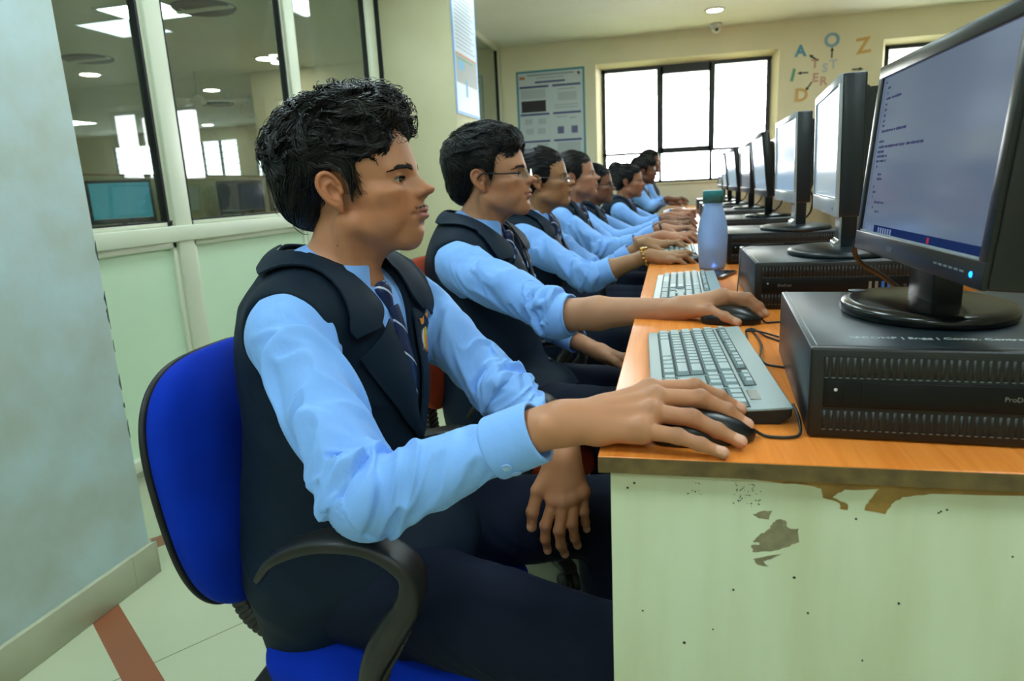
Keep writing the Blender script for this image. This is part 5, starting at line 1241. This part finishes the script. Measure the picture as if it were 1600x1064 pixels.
    V, Q = sdf_mesh(B, lo2, hi, hc); shirt = mesh_obj('shirt', V, Q, MT['shirt_blue'], root, O)
    for s_ in 'RL':
        e1, e2, ax, cr = ends[s_]; K = Sdf(); K.cone(e1 - ax * .004, e2 + ax * .03, cr + .003, cr + .0005, .0); K.cone(e1 + ax * .012, e2 + ax * .06, cr - .0035, cr - .004, .002, 's'); K.plane(e2 + ax * .006, ax, .001); K.plane(e1 - ax * .001, -ax, .003)
        Vc, Qc = sdf_mesh(K, np.minimum(e1, e2) - .07, np.maximum(e1, e2) + .07, hc * .8); cf = mesh_obj('cuff', Vc, Qc, MT['shirt_blue'], shirt, O)
        if cfg.get('hero') and s_ == 'R':
            for bp in cfg['buttons']:
                dv = V3(*bp) - e1; tt = dv @ ax; rad_ = dv - ax * tt; pp = e1 + ax * tt + unit(rad_) * (cr + .0022); q_ = Vector((0, 0, 1)).rotation_difference(Vector(unit(rad_)))
                bt = MB().lathe([(.001, .0), (.0045, 0), (.0055, .0008), (.0055, .0016), (.0048, .0022), (.004, .0016), (.001, .0016)], 24, Matrix.Translation(Vector(pp - O)) @ q_.to_matrix().to_4x4()); bt.obj('cuff_button', 'button_blue', cf)
    # collar of the shirt: a stand round the neck and two leaves
    nr2 = nr + .011; yv = V3(0, 1, 0); fx = unit(V3(*(R @ V3(1, 0, 0)))); fx = V3(1, 0, 0)
    def ring(rr, dz_front, dz_back, a0, a1, n=15, fwd=.012):
        out = []
        for i in range(n):
            a = a0 + (a1 - a0) * i / (n - 1); c_ = math.cos(a)
            z = dz_back + (dz_front - dz_back) * (1 + c_) / 2
            out.append(nk + V3(fwd + (rr + .006 * (c_ > 0) * c_) * c_, rr * math.sin(a), z))
        return out
    NS = Sdf(); NS.cone(hb + V3(.01, 0, 0), nk + V3(.014, 0, -.05), nr2, nr2 + .004, .01)
    for s_ in (-1, 1):
        sheet('collar_leaf', ring(nr2, .020, .046, s_ * 3.14, s_ * .13), ring(nr2 + .018, -.034, .006, s_ * 3.14, s_ * .40)[:-1] + [nk + V3(.088, s_ * .036, -.048)], NS, .0035, .0022, 'shirt_blue', shirt, O, 40, 9, 3 if False else 0)
    # ---- trousers
    TR = Sdf(); hc2 = hc * 1.3
    TR.ell(J['pelvis'], (.132, .178 * J['w'], .118), .05)
    for s_ in 'RL':
        hp = J['pelvis'] + V3(.03, -.09 if s_ == 'R' else .09, -.02); kn, an = J['kn' + s_], J['an' + s_]
        TR.cone(hp, kn, .096, .070, .03); TR.cone(kn, an, .066, .056, .02)
    TR.cone(J['pelvis'] + V3(.08, -.05, -.01), J['pelvis'] + V3(.08, .05, -.01), .075, .075, .05)
    def postT(P, d):
        for i, s_ in enumerate('RL'):
            hp = J['pelvis'] + V3(.03, -.09 if s_ == 'R' else .09, -.02); f, t = folds(P, hp, J['kn' + s_], .0045, 16, 7, 21 + i, 3.)
            d = d - f * np.clip(t * 3, 0, 1) * np.clip(1.25 - t, 0, 1) * .7
        return d
    TR.post = postT; TR.plane(np.minimum(J['anR'], J['anL']) + V3(0, 0, .03), (0, 0, -1), .002)
    lo3 = np.min([J['pelvis'] - .2, J['anR'] - .12, J['anL'] - .12], 0); hi3 = np.max([J['pelvis'] + .2, J['knR'] + .12, J['knL'] + .12], 0); lo3[2] = max(lo3[2], .02)
    V, Q = sdf_mesh(TR, lo3, hi3, hc2); mesh_obj('trousers', V, Q, MT['trouser_navy'], root, O)
    for s_ in 'RL':
        an = J['an' + s_]; K = Sdf(); K.ell((an[0] + .055, an[1], .042), (.135, .046, .038), .01); K.ell((an[0] - .01, an[1], .075), (.05, .042, .05), .03); K.plane((0, 0, .004), (0, 0, -1), .003)
        V, Q = sdf_mesh(K, (an[0] - .12, an[1] - .08, -.01), (an[0] + .22, an[1] + .08, .15), .006); mesh_obj('shoe', V, Q, MT['shoe_black'], root, O)
    # ---- vest
    W_ = Sdf(); torso(W_, J, .019); W_.ell(J['pelvis'] + V3(-.012, 0, .0), (.138, .190 * J['w'], .36), .05); W_.ell(J['pelvis'] + V3(.085, 0, .01), (.150, .180 * J['w'], .095), .05)
    C, N, P0 = J['chest'], J['neck'], J['pelvis']; yc = (J['shR'][1] + J['shL'][1]) / 2
    Lz = Sdf(); Lz.pr = list(W_.pr)
    zb = cfg.get('vb', .64)
    for s_, sd in ((-1, 'R'), (1, 'L')):
        sh = J['sh' + sd]; el = J['el' + sd]
        W_.ell(sh + V3(.004, s_ * .072, -.025), (.083, .076, .118), .012, 's')
        W_.cone(sh + V3(0, s_ * .02, 0), el, .061, .055, .012, 's')
    W_.func(lambda P: np.maximum(np.maximum(np.abs(P[:, 1] - yc - .0) - (P[:, 2] - zb) * .235, zb - P[:, 2]), C[0] + .0 - P[:, 0]) * .9, C, 1., .008, 's')
    W_.cone(nk + V3(.02, 0, -.02), nk + V3(.0, 0, .12), .068, .075, .01, 's')
    hem = cfg.get('hem', J['pelvis'][2] - .09)
    W_.plane((0, 0, hem), (0, 0, -1), .006)
    def postV(P, d):
        f, t = folds(P, V3(P0[0] - .1, P0[1] - .2, .45), V3(N[0], N[1] + .1, .9), .0035, 8, 5, 41 + cfg.get('seed', 0), 1.5); return d - f
    W_.post = postV
    V, Q = sdf_mesh(W_, np.min([P0, C, J['shR'], J['shL']], 0) - V3(.22, .22, .26), np.max([P0, C, J['shR'], J['shL']], 0) + .22, hc); vest = mesh_obj('vest', V, Q, MT['vest_navy'], root, O)
    LS = Sdf(); LS.pr = Lz.pr; LS.post = postV
    if cfg.get('detail', 1):
        hw = lambda z: (z - zb) * .235
        for s_ in (-1, 1):
            zt = N[2] - .030; zn = zt - .040
            inn = [V3(C[0] + .12, yc + s_ * (hw(z) - .004), z) for z in np.linspace(zb + .004, zt, 9)]
            out = [V3(C[0] + .12, yc + s_ * (hw(z) + w_), z) for z, w_ in zip(np.linspace(zb - .004, zn - .010, 9), [.003, .020, .036, .050, .062, .073, .083, .092, .100])]
            sheet('lapel', inn[:8], out[:8] , LS, .0045, .003, 'lapel_navy', vest, O, 44, 14, bulge=.0045)
            # turned-down collar from the nape to the notch
            a_in = [N + V3(-.058, s_ * .004, .034), N + V3(-.046, s_ * .040, .030), N + V3(-.015, s_ * .062, .022), N + V3(.03, s_ * .066, -.004), V3(C[0] + .11, yc + s_ * (hw(zt) - .004), zt - .006)]
            a_out = [N + V3(-.070, s_ * .005, .004), N + V3(-.060, s_ * .048, -.004), N + V3(-.030, s_ * .086, -.016), N + V3(.020, s_ * .112, -.030), V3(C[0] + .08, yc + s_ * (hw(zn) + .088), zn + .012)]
            a_in.append(V3(C[0] + .12, yc + s_ * (hw(zn) + .030), zn + .004)); a_out.append(V3(C[0] + .09, yc + s_ * (hw(zn) + .080), zn - .002))
            sheet('collar', a_in, a_out, LS, .007, .0032, 'lapel_navy', vest, O, 48, 14, bulge=.003)
        for bz in (zb - .014, zb - .085):
            G = np.array([V3(C[0] + .2, yc + .004, bz)])
            for _ in range(12):
                D, g = sdf_grad(LS, G, .002); G = G - D[:, None] * g / np.maximum(np.linalg.norm(g, axis=1, keepdims=True), 1e-6)
            MB().lathe([(.001, 0), (.0085, 0), (.009, .002), (.007, .0035), (.001, .003)], 20, Matrix.Translation(Vector(G[0] - O)) @ Vector((0, 0, 1)).rotation_difference(Vector(g[0])).to_matrix().to_4x4()).obj('button', 'button_dark', vest)
        # tie
        TS = Sdf(); torso(TS, J, .0085)
        zk = N[2] - .030; tc_ = [V3(C[0] + .13, yc, z) for z in np.linspace(zk - .008, zb - .03, 10)]
        wd = np.linspace(.014, .034, 10)
        sheet('tie_blade', [p_ - V3(0, w_, 0) for p_, w_ in zip(tc_, wd)], [p_ + V3(0, w_, 0) for p_, w_ in zip(tc_, wd)], TS, .003, .0035, 'tie_navy', root, O, 40, 10, bulge=.003)
        K = Sdf(); kc = N + V3(.098, 0, -.040); kc[1] = yc; K.cone(kc + V3(-.004, 0, .016), kc + V3(.004, 0, -.020), .0185, .0115, 0, 'u', None, ((1, 0, 0), .75)); Vk, Qk = sdf_mesh(K, kc - .045, kc + .045, .002); mesh_obj('tie_knot', Vk, Qk, MT['tie_navy'], root, O)
    if cfg.get('badge'):
        by, bz = yc + .078, cfg['badge']
        def patch(nm, poly, mm, off):
            A_ = np.array([(C[0] + .16, by + a, bz + b) for a, b in poly], float); n_ = len(A_); hlf = n_ // 2
            sheet(nm, A_[:hlf], A_[hlf:][::-1], LS, off, .0008, mm, vest, O, 14, 8)
        el_ = lambda rx_, rz_, cz: [(rx_ * math.cos(a), cz + rz_ * math.sin(a)) for a in np.linspace(.05, math.pi - .05, 10)] + [(rx_ * math.cos(a), cz + rz_ * math.sin(a)) for a in np.linspace(math.pi + .05, 2 * math.pi - .05, 10)]
        patch('badge_ring', el_(.030, .040, 0), 'badge_pink', .0088); patch('badge_field', el_(.0255, .034, 0), 'badge_paper', .0096); patch('badge_gear', el_(.021, .026, .003), 'badge_yellow', .0104); patch('badge_core', el_(.012, .015, .0), 'badge_orange', .0112)
        patch('badge_scroll', [(-.026, .052), (-.012, .048), (.0, .050), (.012, .048), (.026, .052), (.022, .040), (.012, .037), (.0, .038), (-.012, .037), (-.022, .040)], 'badge_orange', .0100)
        patch('badge_base', [(-.016, -.016), (-.008, -.017), (0, -.018), (.008, -.017), (.016, -.016), (.012, -.030), (.006, -.033), (0, -.034), (-.006, -.033), (-.012, -.030)], 'badge_blue', .0110)
    # ---- hair
    cfg['hairfn'](root, F, O, h, S)
    # ---- spectacles
    if cfg.get('glasses'):
        g = cfg['glasses']; fm = 'frame_dark' if g in ('dark', 'rimless') else 'frame_metal'; gl = bpy.data.objects.new('spectacles', None); COL.objects.link(gl); gl.parent = root
        b = MB(); ln = MB()
        for s_ in (-1, 1):
            c = V3(.106, s_ * .033, .012); rim = []
            for i in range(29):
                a = 2 * math.pi * i / 28; e_ = .7; yy = .0245 * math.copysign(abs(math.cos(a)) ** e_, math.cos(a)); zz = .0185 * math.copysign(abs(math.sin(a)) ** e_, math.sin(a)); rim.append(c + V3(-.10 * abs(yy * s_ + .0) * 0 - (.22 * max(0, yy * s_)), yy, zz))
            rim = F.out(np.array(rim)) - O
            if g != 'rimless': b.tube(rim, .0010, 6)
            t_ = bmesh.new(); f_ = t_.faces.new([t_.verts.new(p_) for p_ in rim[:-1]]); r_ = bmesh.ops.extrude_face_region(t_, geom=[f_]); bmesh.ops.translate(t_, vec=Vector(F.R[:, 0] * .0016), verts=[x for x in r_['geom'] if isinstance(x, bmesh.types.BMVert)]); ln._merge(t_)
            b.tube(F.out(np.array([(.099, s_ * .058, .018), (.090, s_ * .068, .019), (.05, s_ * .073, .018), (.01, s_ * .079, .017), (-.008, s_ * .079, .010), (-.02, s_ * .077, -.006)])) - O, .0014 if g == 'thin' else .0022, 6, 0, 24)
        b.tube(F.out(np.array([(.106, -.010, .014), (.1105, 0, .018), (.106, .010, .014)])) - O, .0011, 6, 0, 8)
        b.obj('frame', fm, gl); ln.obj('lens', 'lens_glass', gl)
    return root, F, S, O, vest, shirt
# ---------------------------------------------------------------- hair styles
def norm_rows(d): return d / np.maximum(np.linalg.norm(d, axis=1, keepdims=True), 1e-6)
FACE_CUT = [((.112, 0, .000), (.070, .080, .088)), ((.075, .075, -.040), (.062, .05, .075)), ((.03, .075, -.085), (.075, .06, .045))]
def hair_curly(root, F, O, h, Sb):
    """thick wavy black hair piled up and forward over the brow"""
    S = Sdf()
    hair_volume(S, F, [((-.026, 0, .064), (.114, .090, .088)), ((.036, 0, .108), (.060, .066, .044)), ((.02, .045, .095), (.065, .042, .050)), ((-.084, 0, .010), (.050, .064, .062)), ((.016, .069, .018), (.012, .009, .036)), ((.070, 0, .114), (.026, .048, .026))],
                [((.114, 0, .004), (.068, .080, .084)), ((.084, .078, -.012), (.058, .05, .075)), ((.03, .075, -.075), (.075, .06, .042)), ((-.045, .0, -.112), (.12, .09, .05))])
    def wv(q): return q * V3(1, 1, 1.15) + .016 * np.stack([vnoise(q, 30, 8), vnoise(q, 30, 18), vnoise(q, 30, 28)], 1)
    def post(P, d):
        q = F.to(P); top = np.clip((q[:, 2] - .02) / .06, 0, 1)
        n = vnoise(wv(q) * V3(1, .8, 1.3), 40, 5); n2 = vnoise(q, 88, 6)
        return d - (.0058 * (1 - 2 * np.abs(n)) + .0020 * (1 - 2 * np.abs(n2))) * (.15 + .85 * top) + .002
    S.post = post
    t = F.t; V, Q = sdf_mesh(S, t - .20, t + .24, h * 1.2); ho = mesh_obj('hair', V, Q, MT['hair_base'], root, O)
    def flow(q):
        d = q - V3(-.055, .0, .11); d[:, 2] *= .5; d = norm_rows(d); low = np.clip((.06 - q[:, 2]) / .06, 0, 1)[:, None]
        front = np.clip((q[:, 0] + .02) / .08, 0, 1)[:, None]
        a = 1.5 * vnoise(wv(q), 34, 61)[:, None] * (1 - .8 * low)
        d = norm_rows(d * (1 - low) + low * V3(-.45, 0, -.9) + front * (1 - low) * V3(.5, -.25, .1))
        return d + a * np.cross(d, norm_rows(q - V3(-.01, 0, .05)))
    pk = lambda q: .35 + 1.2 * (q[:, 2] > .03) + .5 * (q[:, 0] > .03)
    strands(S, F, V, 8200, .046, flow, 11, .00058, .0, 48, .0010, 21, 'strands', ho, O, pk, .05)
    strands(S, F, V, 1500, .036, flow, 11, .00055, .45, 55, .0030, 22, 'loose_curls', ho, O, lambda q: (q[:, 2] > .075) * 1. + .02, .08)
    # curls hanging over the brow
    rs = np.random.RandomState(4); P = []
    for i in range(110):
        y = rs.uniform(-.055, .05); a0 = rs.uniform(0, 6.3); rr = rs.uniform(.003, .007); x0 = .084 - 6 * y * y + rs.uniform(-.006, .006); z0 = .116 + rs.uniform(-.012, .012); L = rs.uniform(.016, .034); pts = []
        for u in np.linspace(0, 1, 14): pts.append((x0 + .010 * math.sin(u * 2.4) + rr * math.cos(a0 + u * 6.5) * (.35 + u), y + rr * .7 * math.sin(a0 + u * 6.5), z0 - L * u + rr * math.sin(a0 + u * 6.5) * .8))
        P.append(pts)
    free_hairs('brow_curls', F.out(np.array(P)), .0005, ho, O)
    P = []
    for (x0, y0, z0, rr, tw) in [(.096, -.02, .098, .011, 5.2), (.098, -.012, .092, .008, 6.5), (.099, -.03, .104, .0095, 4.6), (.094, -.035, .086, .006, 6)]:
        P.append([(x0 + .006 * u + rr * math.sin(u * tw), y0, z0 - .012 * u + rr * (math.cos(u * tw) - 1)) for u in np.linspace(0, 1, 20)])
    free_hairs('stray_curl', F.out(np.array(P)), .00035, ho, O)
    def lay(name, P, r=.0002):
        P = F.out(np.array(P)); q = P.reshape(-1, 3)
        for _ in range(5):
            D, g = sdf_grad(Sb, q, .001); q = q - np.clip(D - .0004, -.012, .012)[:, None] * norm_rows(g)
        free_hairs(name, q.reshape(P.shape), r, ho, O, 'brow')
    mo = []
    for s_ in (-1, 1):
        P = []
        for i in range(150): u = rs.rand(); p = V3(.026 + rs.normal(0, .0052) - .004 * u, s_ * .0735, .030 - .040 * u); P.append([p + V3(.002 * k + .002, 0, -.0085) * k for k in (0, .35, .7, 1)])
        lay('sideburn', P)
        for i in range(60): u = rs.rand(); y = .002 + u * .023; p = V3(.1075 - 14 * y * y, s_ * y, -.0415 - .004 * u + rs.normal(0, .0013)); mo.append([p + V3(.0010, s_ * .0018, -.0032) * k for k in (0, .35, .7, 1)])
    lay('moustache', mo)

def hair_short(root, F, O, h, Sb, parts=None, seed=31):
    """short straight hair combed forward and across"""
    S = Sdf()
    hair_volume(S, F, [((-.018, 0, .062), (.105, .085, .087)), ((.036, 0, .094), (.056, .066, .046)), ((-.074, 0, .004), (.046, .061, .062)), ((.016, .069, .018), (.011, .008, .036)), ((.066, -.008, .090), (.028, .050, .026))],
                [((.116, 0, -.004), (.068, .080, .086)), ((.082, .078, -.016), (.056, .05, .075)), ((.03, .075, -.080), (.075, .06, .045)), ((-.05, .0, -.115), (.12, .09, .05))])
    def post(P, d):
        q = F.to(P); top = np.clip((q[:, 2] - .05) / .05, 0, 1); n = vnoise(q * V3(.5, 1.6, 1.), 60, seed); return d - .004 * (1 - 2 * np.abs(n)) * (.2 + .8 * top) + .001
    S.post = post
    t = F.t; V, Q = sdf_mesh(S, t - .19, t + .22, h * 1.25); ho = mesh_obj('hair', V, Q, MT['hair_base'], root, O)
    def flow(q):
        d = q - V3(-.07, .01, .11); d[:, 2] *= .5; d = norm_rows(d); low = np.clip((.06 - q[:, 2]) / .04, 0, 1)[:, None]; front = np.clip((q[:, 0] + .01) / .06, 0, 1)[:, None]
        return norm_rows(d * (1 - low) + low * V3(-.25, 0, -1.) + front * (1 - low) * V3(.6, -.5, -.1))
    n = 5200 if h < .0032 else 1500
    strands(S, F, V, n, .042, flow, 8, .00055 if h < .0032 else .0011, .35, 30, .0014, seed, 'strands', ho, O, lambda q: .4 + 1. * (q[:, 2] > .05), .16)
def hair_tied(root, F, O, h, Sb, bun=((-.115, 0, .03), .034), plait=False, seed=41, tall=0.):
    """long black hair combed back flat and tied behind"""
    S = Sdf()
    hair_volume(S, F, [((-.012, 0, .054 + tall * .5), (.099, .0785, .082 + tall)), ((.040, 0, .078), (.049, .057, .035)), ((-.056, 0, .002), (.048, .064, .058)), ((.004, .066, .036), (.030, .010, .032))],
                [((.116, 0, -.012), (.064, .078, .092)), ((.080, .078, -.022), (.052, .05, .075)), ((.03, .075, -.086), (.075, .06, .052)), ((-.05, .0, -.115), (.12, .09, .05))], (.024, .03, .033))
    S.ell(bun[0], (bun[1] * .9, bun[1], bun[1] * 1.05), .02, 'u', F)
    if plait: S.chain([(-.09, -.03, -.02), (-.06, -.075, -.09), (.0, -.085, -.16), (.03, -.08, -.26)], [.030, .030, .026, .016], .02, 'u', F)
    def post(P, d):
        q = F.to(P); n = vnoise(q * V3(.35, 1.5, 1.2), 80, seed); return d - .0016 * (1 - 2 * np.abs(n))
    S.post = post
    t = F.t; V, Q = sdf_mesh(S, t - (.32 if plait else .20), t + .2, h * 1.25); ho = mesh_obj('hair', V, Q, MT['hair_base'], root, O)
    b = np.array(bun[0])
    def flow(q): return norm_rows(norm_rows(b - q) + V3(-.5, 0, .1))
    strands(S, F, V, 2600, .06, flow, 8, .0005 if h < .0035 else .0008, .12, 20, .0008, seed, 'strands', ho, O, None, .05)

# ---------------------------------------------------------------- the eight students, nearest first
def body_joints(head, Y, yaw=0., w=1., pelvis=None, drop=0.):
    x, y, z = head[:3]; J = dict(head=head, w=w)
    J['neck'] = V3(x - .052, y - .008, z - .128); J['chest'] = V3(x - .055, Y - .01, z - .295); J['pelvis'] = V3(x - .10, Y - .01, .455 + drop) if pelvis is None else pelvis
    J['shR'] = V3(x - .048, Y - .180 * w, z - .190); J['shL'] = V3(x - .034, Y + .165 * w, z - .190)
    J['knR'] = V3(x + .345, Y - .12, .44); J['knL'] = V3(x + .345, Y + .10, .44); J['anR'] = V3(x + .30, Y - .11, .09); J['anL'] = V3(x + .33, Y + .11, .09)
    return J
def arm(J, sd, el, wr, cuff, hf, dors, cr=.0375):
    J['el' + sd], J['wr' + sd] = V3(*el), V3(*wr); J['cuff' + sd] = cuff; J['hand' + sd] = hand_pts(wr, hf, dors, sd == 'R'); J['cr' + sd] = cr
# 1: the nearest student
J = body_joints((-.412, .360, 1.036, .03, -.13, .0), .335)
J['pelvis'] = V3(-.478, .325, .445); J['chest'] = V3(-.468, .335, .730); J['neck'] = V3(-.470, .340, .900); J['shR'] = V3(-.447, .163, .838); J['shL'] = V3(-.415, .512, .838)
arm(J, 'R', (-.285, .040, .668), (-.050, .030, .772), .90, (1, .2, .0), (0, -.25, 1), .0345)
J['handR'] = (dict(index=[V3(.052, .078, .800), V3(.101, .094, .799), V3(.128, .099, .786), V3(.151, .100, .772)], middle=[V3(.060, .056, .797), V3(.106, .064, .795), V3(.134, .066, .781), V3(.155, .064, .766)],
                   ring=[V3(.056, .033, .788), V3(.097, .033, .783), V3(.122, .031, .771), V3(.145, .028, .7605)], little=[V3(.046, .014, .775), V3(.082, .007, .772), V3(.105, .004, .765), V3(.126, .003, .7575)],
                   thumb=[V3(-.012, .060, .772), V3(.018, .088, .769), V3(.046, .104, .765), V3(.070, .110, .762)]), unit(V3(-.1, -.3, .95)))
arm(J, 'L', (-0.209, 0.481, 0.662), (-0.098, 0.376, 0.598), .80, (-.1, -.05, -1), (.35, -.93, 0), .036)
J['handL'] = (dict(index=[V3(-0.113, 0.354, 0.521), V3(-0.127, 0.344, 0.481), V3(-0.129, 0.347, 0.454), V3(-0.127, 0.354, 0.430)], middle=[V3(-0.096, 0.351, 0.521), V3(-0.103, 0.338, 0.476), V3(-0.102, 0.344, 0.447), V3(-0.098, 0.354, 0.426)], ring=[V3(-0.080, 0.356, 0.527), V3(-0.082, 0.345, 0.486), V3(-0.080, 0.351, 0.459), V3(-0.077, 0.360, 0.440)],
                   little=[V3(-0.066, 0.364, 0.535), V3(-0.064, 0.357, 0.503), V3(-0.063, 0.362, 0.482), V3(-0.062, 0.369, 0.466)], thumb=[V3(-0.119, 0.376, 0.572), V3(-0.140, 0.359, 0.535), V3(-0.150, 0.352, 0.500), V3(-0.153, 0.354, 0.471)]), unit(V3(.15, -.96, .2)))
J['knR'] = V3(.0, .170, .378); J['knL'] = V3(-.03, .475, .440); J['anR'] = V3(-.06, .20, .09); J['anL'] = V3(-.02, .47, .09)
person('nearest student with thick curly black hair and a dark vest, hand on a mouse', J, dict(h=.0019, hc=.0026, skin=(182, 124, 88), lip=(156, 92, 86), hairfn=hair_curly, hero=1, badge=.775, mous=.55, beard=.12, mole=(.034, -.066, -.006), vb=.632, nose=1.05, jaw=.98, chin=-.007, lips=1.22, sharp=1.25, buttons=[(-.096, -.02, .724), (-.084, -.005, .705)], hem=.28, look=(-.1, -.12)))
# 2: rimless spectacles, sleeve rolled to the elbow
J = body_joints((-.398, 1.146, 1.052, -.02, -.12, .02), 1.15)
J['shR'] = V3(-.447, .972, .842); J['shL'] = V3(-.40, 1.32, .842); J['pelvis'] = V3(-.405, 1.14, .450); J['chest'] = V3(-.435, 1.14, .745)
arm(J, 'R', (-.172, .830, .742), (.085, .745, .770), .10, (1, -.02, -.05), (.08, -.15, 1), .046)
J['handR'] = (dict(index=[V3(.172, .752, .798), V3(.213, .742, .795), V3(.233, .735, .780), V3(.247, .730, .766)], middle=[V3(.175, .733, .801), V3(.220, .722, .798), V3(.240, .715, .782), V3(.252, .710, .768)], ring=[V3(.168, .715, .796), V3(.208, .702, .790), V3(.228, .695, .776), V3(.241, .690, .763)], little=[V3(.157, .700, .786), V3(.186, .686, .778), V3(.201, .678, .767), V3(.212, .673, .757)],
                   thumb=[V3(.108, .768, .775), V3(.140, .786, .768), V3(.166, .788, .764), V3(.188, .780, .760)]), unit(V3(-.1, -.1, .98)))
# the thumb lies on the near side of the second mouse
J['handR'][0]['thumb'] = [V3(.110, .722, .772), V3(.148, .694, .775), V3(.176, .678, .766), V3(.198, .669, .757)]
for n_, dy in (('index', -.03), ('middle', -.012), ('ring', .012), ('little', .035)): J['handR'][0][n_] = [p + V3(0, dy, 0) for p in J['handR'][0][n_]]
arm(J, 'L', (-.36, 1.345, .645), (-.125, 1.185, .572), .72, (.85, -.3, -.25), (-.2, .5, .75), .036)
person('student in rimless spectacles with neat black hair and a rolled sleeve', J, dict(h=.0027, hc=.0036, skin=(178, 126, 92), lip=(136, 84, 78), hairfn=hair_short, mous=.6, beard=.35, glasses='rimless', vb=.66, seed=3, badge=.79))
# 3: girl with a gold bracelet
J = body_joints((-.405, 1.943, 1.042, .08, -.11, .0), 1.943, w=.9)
J['shR'] = V3(-.452, 1.785, .838)
arm(J, 'R', (-.205, 1.735, .706), (-.005, 1.723, .778), .38, (1, .02, -.08), (.1, -.15, 1), .043); arm(J, 'L', (-.22, 2.12, .66), (-.03, 2.10, .79), .7, (1, -.1, -.1), (0, 0, 1))
r3 = person('girl in thin spectacles with a gold bracelet, hair tied back', J, dict(h=.0033, hc=.0045, skin=(156, 112, 76), lip=(128, 76, 68), hairfn=hair_tied, fem=1, glasses='thin', vb=.66, seed=5, badge=.78))
wr = J['wrR']; t = thing('bracelet', 'gold bracelet watch on the wrist of the girl in thin spectacles', 'bracelet', tuple(wr - unit(wr - J['elR']) * .012)); q_ = Vector((0, 0, 1)).rotation_difference(Vector(unit(wr - J['elR']))).to_matrix().to_4x4()
b = MB()
for i in range(16): a = i * math.pi / 8; b.ball(q_ @ Vector((.0305 * math.cos(a), .0275 * math.sin(a), .003 * (i % 2))), .0062, sc=(1, 1, .9), seg=10, rings=8)
b.obj('links', 'gold', t); MB().lathe([(.001, 0), (.011, 0), (.0115, .004), (.009, .0065), (.001, .0065)], 24, Matrix.Translation((0, 0, .028))).obj('dial', 'gold', t)
# 4: smiling girl
J = body_joints((-.387, 2.741, 1.057, .10, -.16, .0), 2.741, w=.9)
arm(J, 'R', (-.245, 2.545, .722), (.030, 2.52, .784), .55, (1, .0, -.08), (.1, -.1, 1), .041); arm(J, 'L', (-.2, 2.93, .69), (.03, 2.88, .795), .84, (1, -.1, -.1), (0, 0, 1))
person('smiling girl with hair tied back, behind the girl with the bracelet', J, dict(h=.004, hc=.0052, skin=(172, 122, 94), lip=(140, 84, 76), hairfn=lambda *a: hair_tied(*a, bun=((-.112, 0, -.012), .03), seed=45), fem=1, vb=.66, seed=7, chub=.4))
J4w = J['wrL']; t = thing('wrist_band', 'dark band on the wrist of the smiling girl', 'bracelet', tuple(J4w)); q_ = Vector((0, 0, 1)).rotation_difference(Vector(unit(J4w - J['elL']))).to_matrix().to_4x4(); MB().lathe([(.0285, -.006), (.0305, -.005), (.0305, .005), (.0285, .006)], 24, q_, cap=False).obj('band', 'black_plastic', t)
# 5: darker girl in spectacles
J = body_joints((-.369, 3.50, 1.012, -.02, -.02, .0), 3.5, w=.92)
arm(J, 'R', (-.235, 3.315, .712), (.035, 3.30, .788), .78, (1, .02, -.05), (.1, -.1, 1)); arm(J, 'L', (-.15, 3.70, .70), (.05, 3.62, .80), .82, (1, -.1, -.1), (0, 0, 1))
person('round-faced girl in dark spectacles between two other girls', J, dict(h=.0045, hc=.006, skin=(126, 84, 60), lip=(108, 62, 54), hairfn=lambda *a: hair_tied(*a, bun=((-.108, 0, -.02), .028), seed=47), fem=1, glasses='dark', vb=.66, seed=9, chub=1., badge=.77))
# 6: girl with a high bun
J = body_joints((-.225, 4.30, 1.023, .0, -.01, .0), 4.3, w=.9)
arm(J, 'R', (-.13, 4.11, .742), (.06, 4.10, .800), .62, (1, .05, -.05), (.1, -.1, 1)); arm(J, 'L', (-.03, 4.50, .72), (.11, 4.42, .81), .8, (1, -.1, -.1), (0, 0, 1))
person('girl with a high black bun and bare ear, sixth in the row', J, dict(h=.005, hc=.0065, skin=(158, 108, 80), lip=(128, 76, 66), hairfn=lambda *a: hair_tied(*a, bun=((-.085, 0, .095), .052), seed=49), fem=1, vb=.66, seed=11))
# 7: boy with a fringe
J = body_joints((-.168, 5.80, 1.108, .0, .03, .0), 5.8, drop=.03)
arm(J, 'R', (-.11, 5.63, .810), (.04, 5.62, .872), .8, (.9, .3, -.1), (.1, -.1, 1)); arm(J, 'L', (-.08, 5.98, .79), (.06, 5.86, .86), .8, (1, -.3, -.1), (0, 0, 1))
person('dark haired boy with a fringe, seventh in the row, hands raised together', J, dict(h=.006, hc=.008, skin=(104, 66, 46), lip=(92, 52, 44), hairfn=lambda *a: hair_short(*a, seed=51), mous=0, beard=0, vb=.70, seed=13, detail=0))
# 8: last girl by the window
J = body_joints((-.143, 6.80, 1.215, .0, .0, .0), 6.8, w=.9, drop=.08)
arm(J, 'R', (-.10, 6.62, .84), (.05, 6.66, .80), .8, (1, 0, -.1), (.1, -.1, 1)); arm(J, 'L', (-.07, 6.98, .83), (.07, 6.9, .80), .8, (1, -.1, -.1), (0, 0, 1))
person('last girl against the window with a long dark plait over her shoulder', J, dict(h=.0065, hc=.008, skin=(120, 78, 54), lip=(100, 58, 50), hairfn=lambda *a: hair_tied(*a, bun=((-.10, 0, .02), .03), plait=True, seed=53), fem=1, vb=.76, seed=15, detail=0))
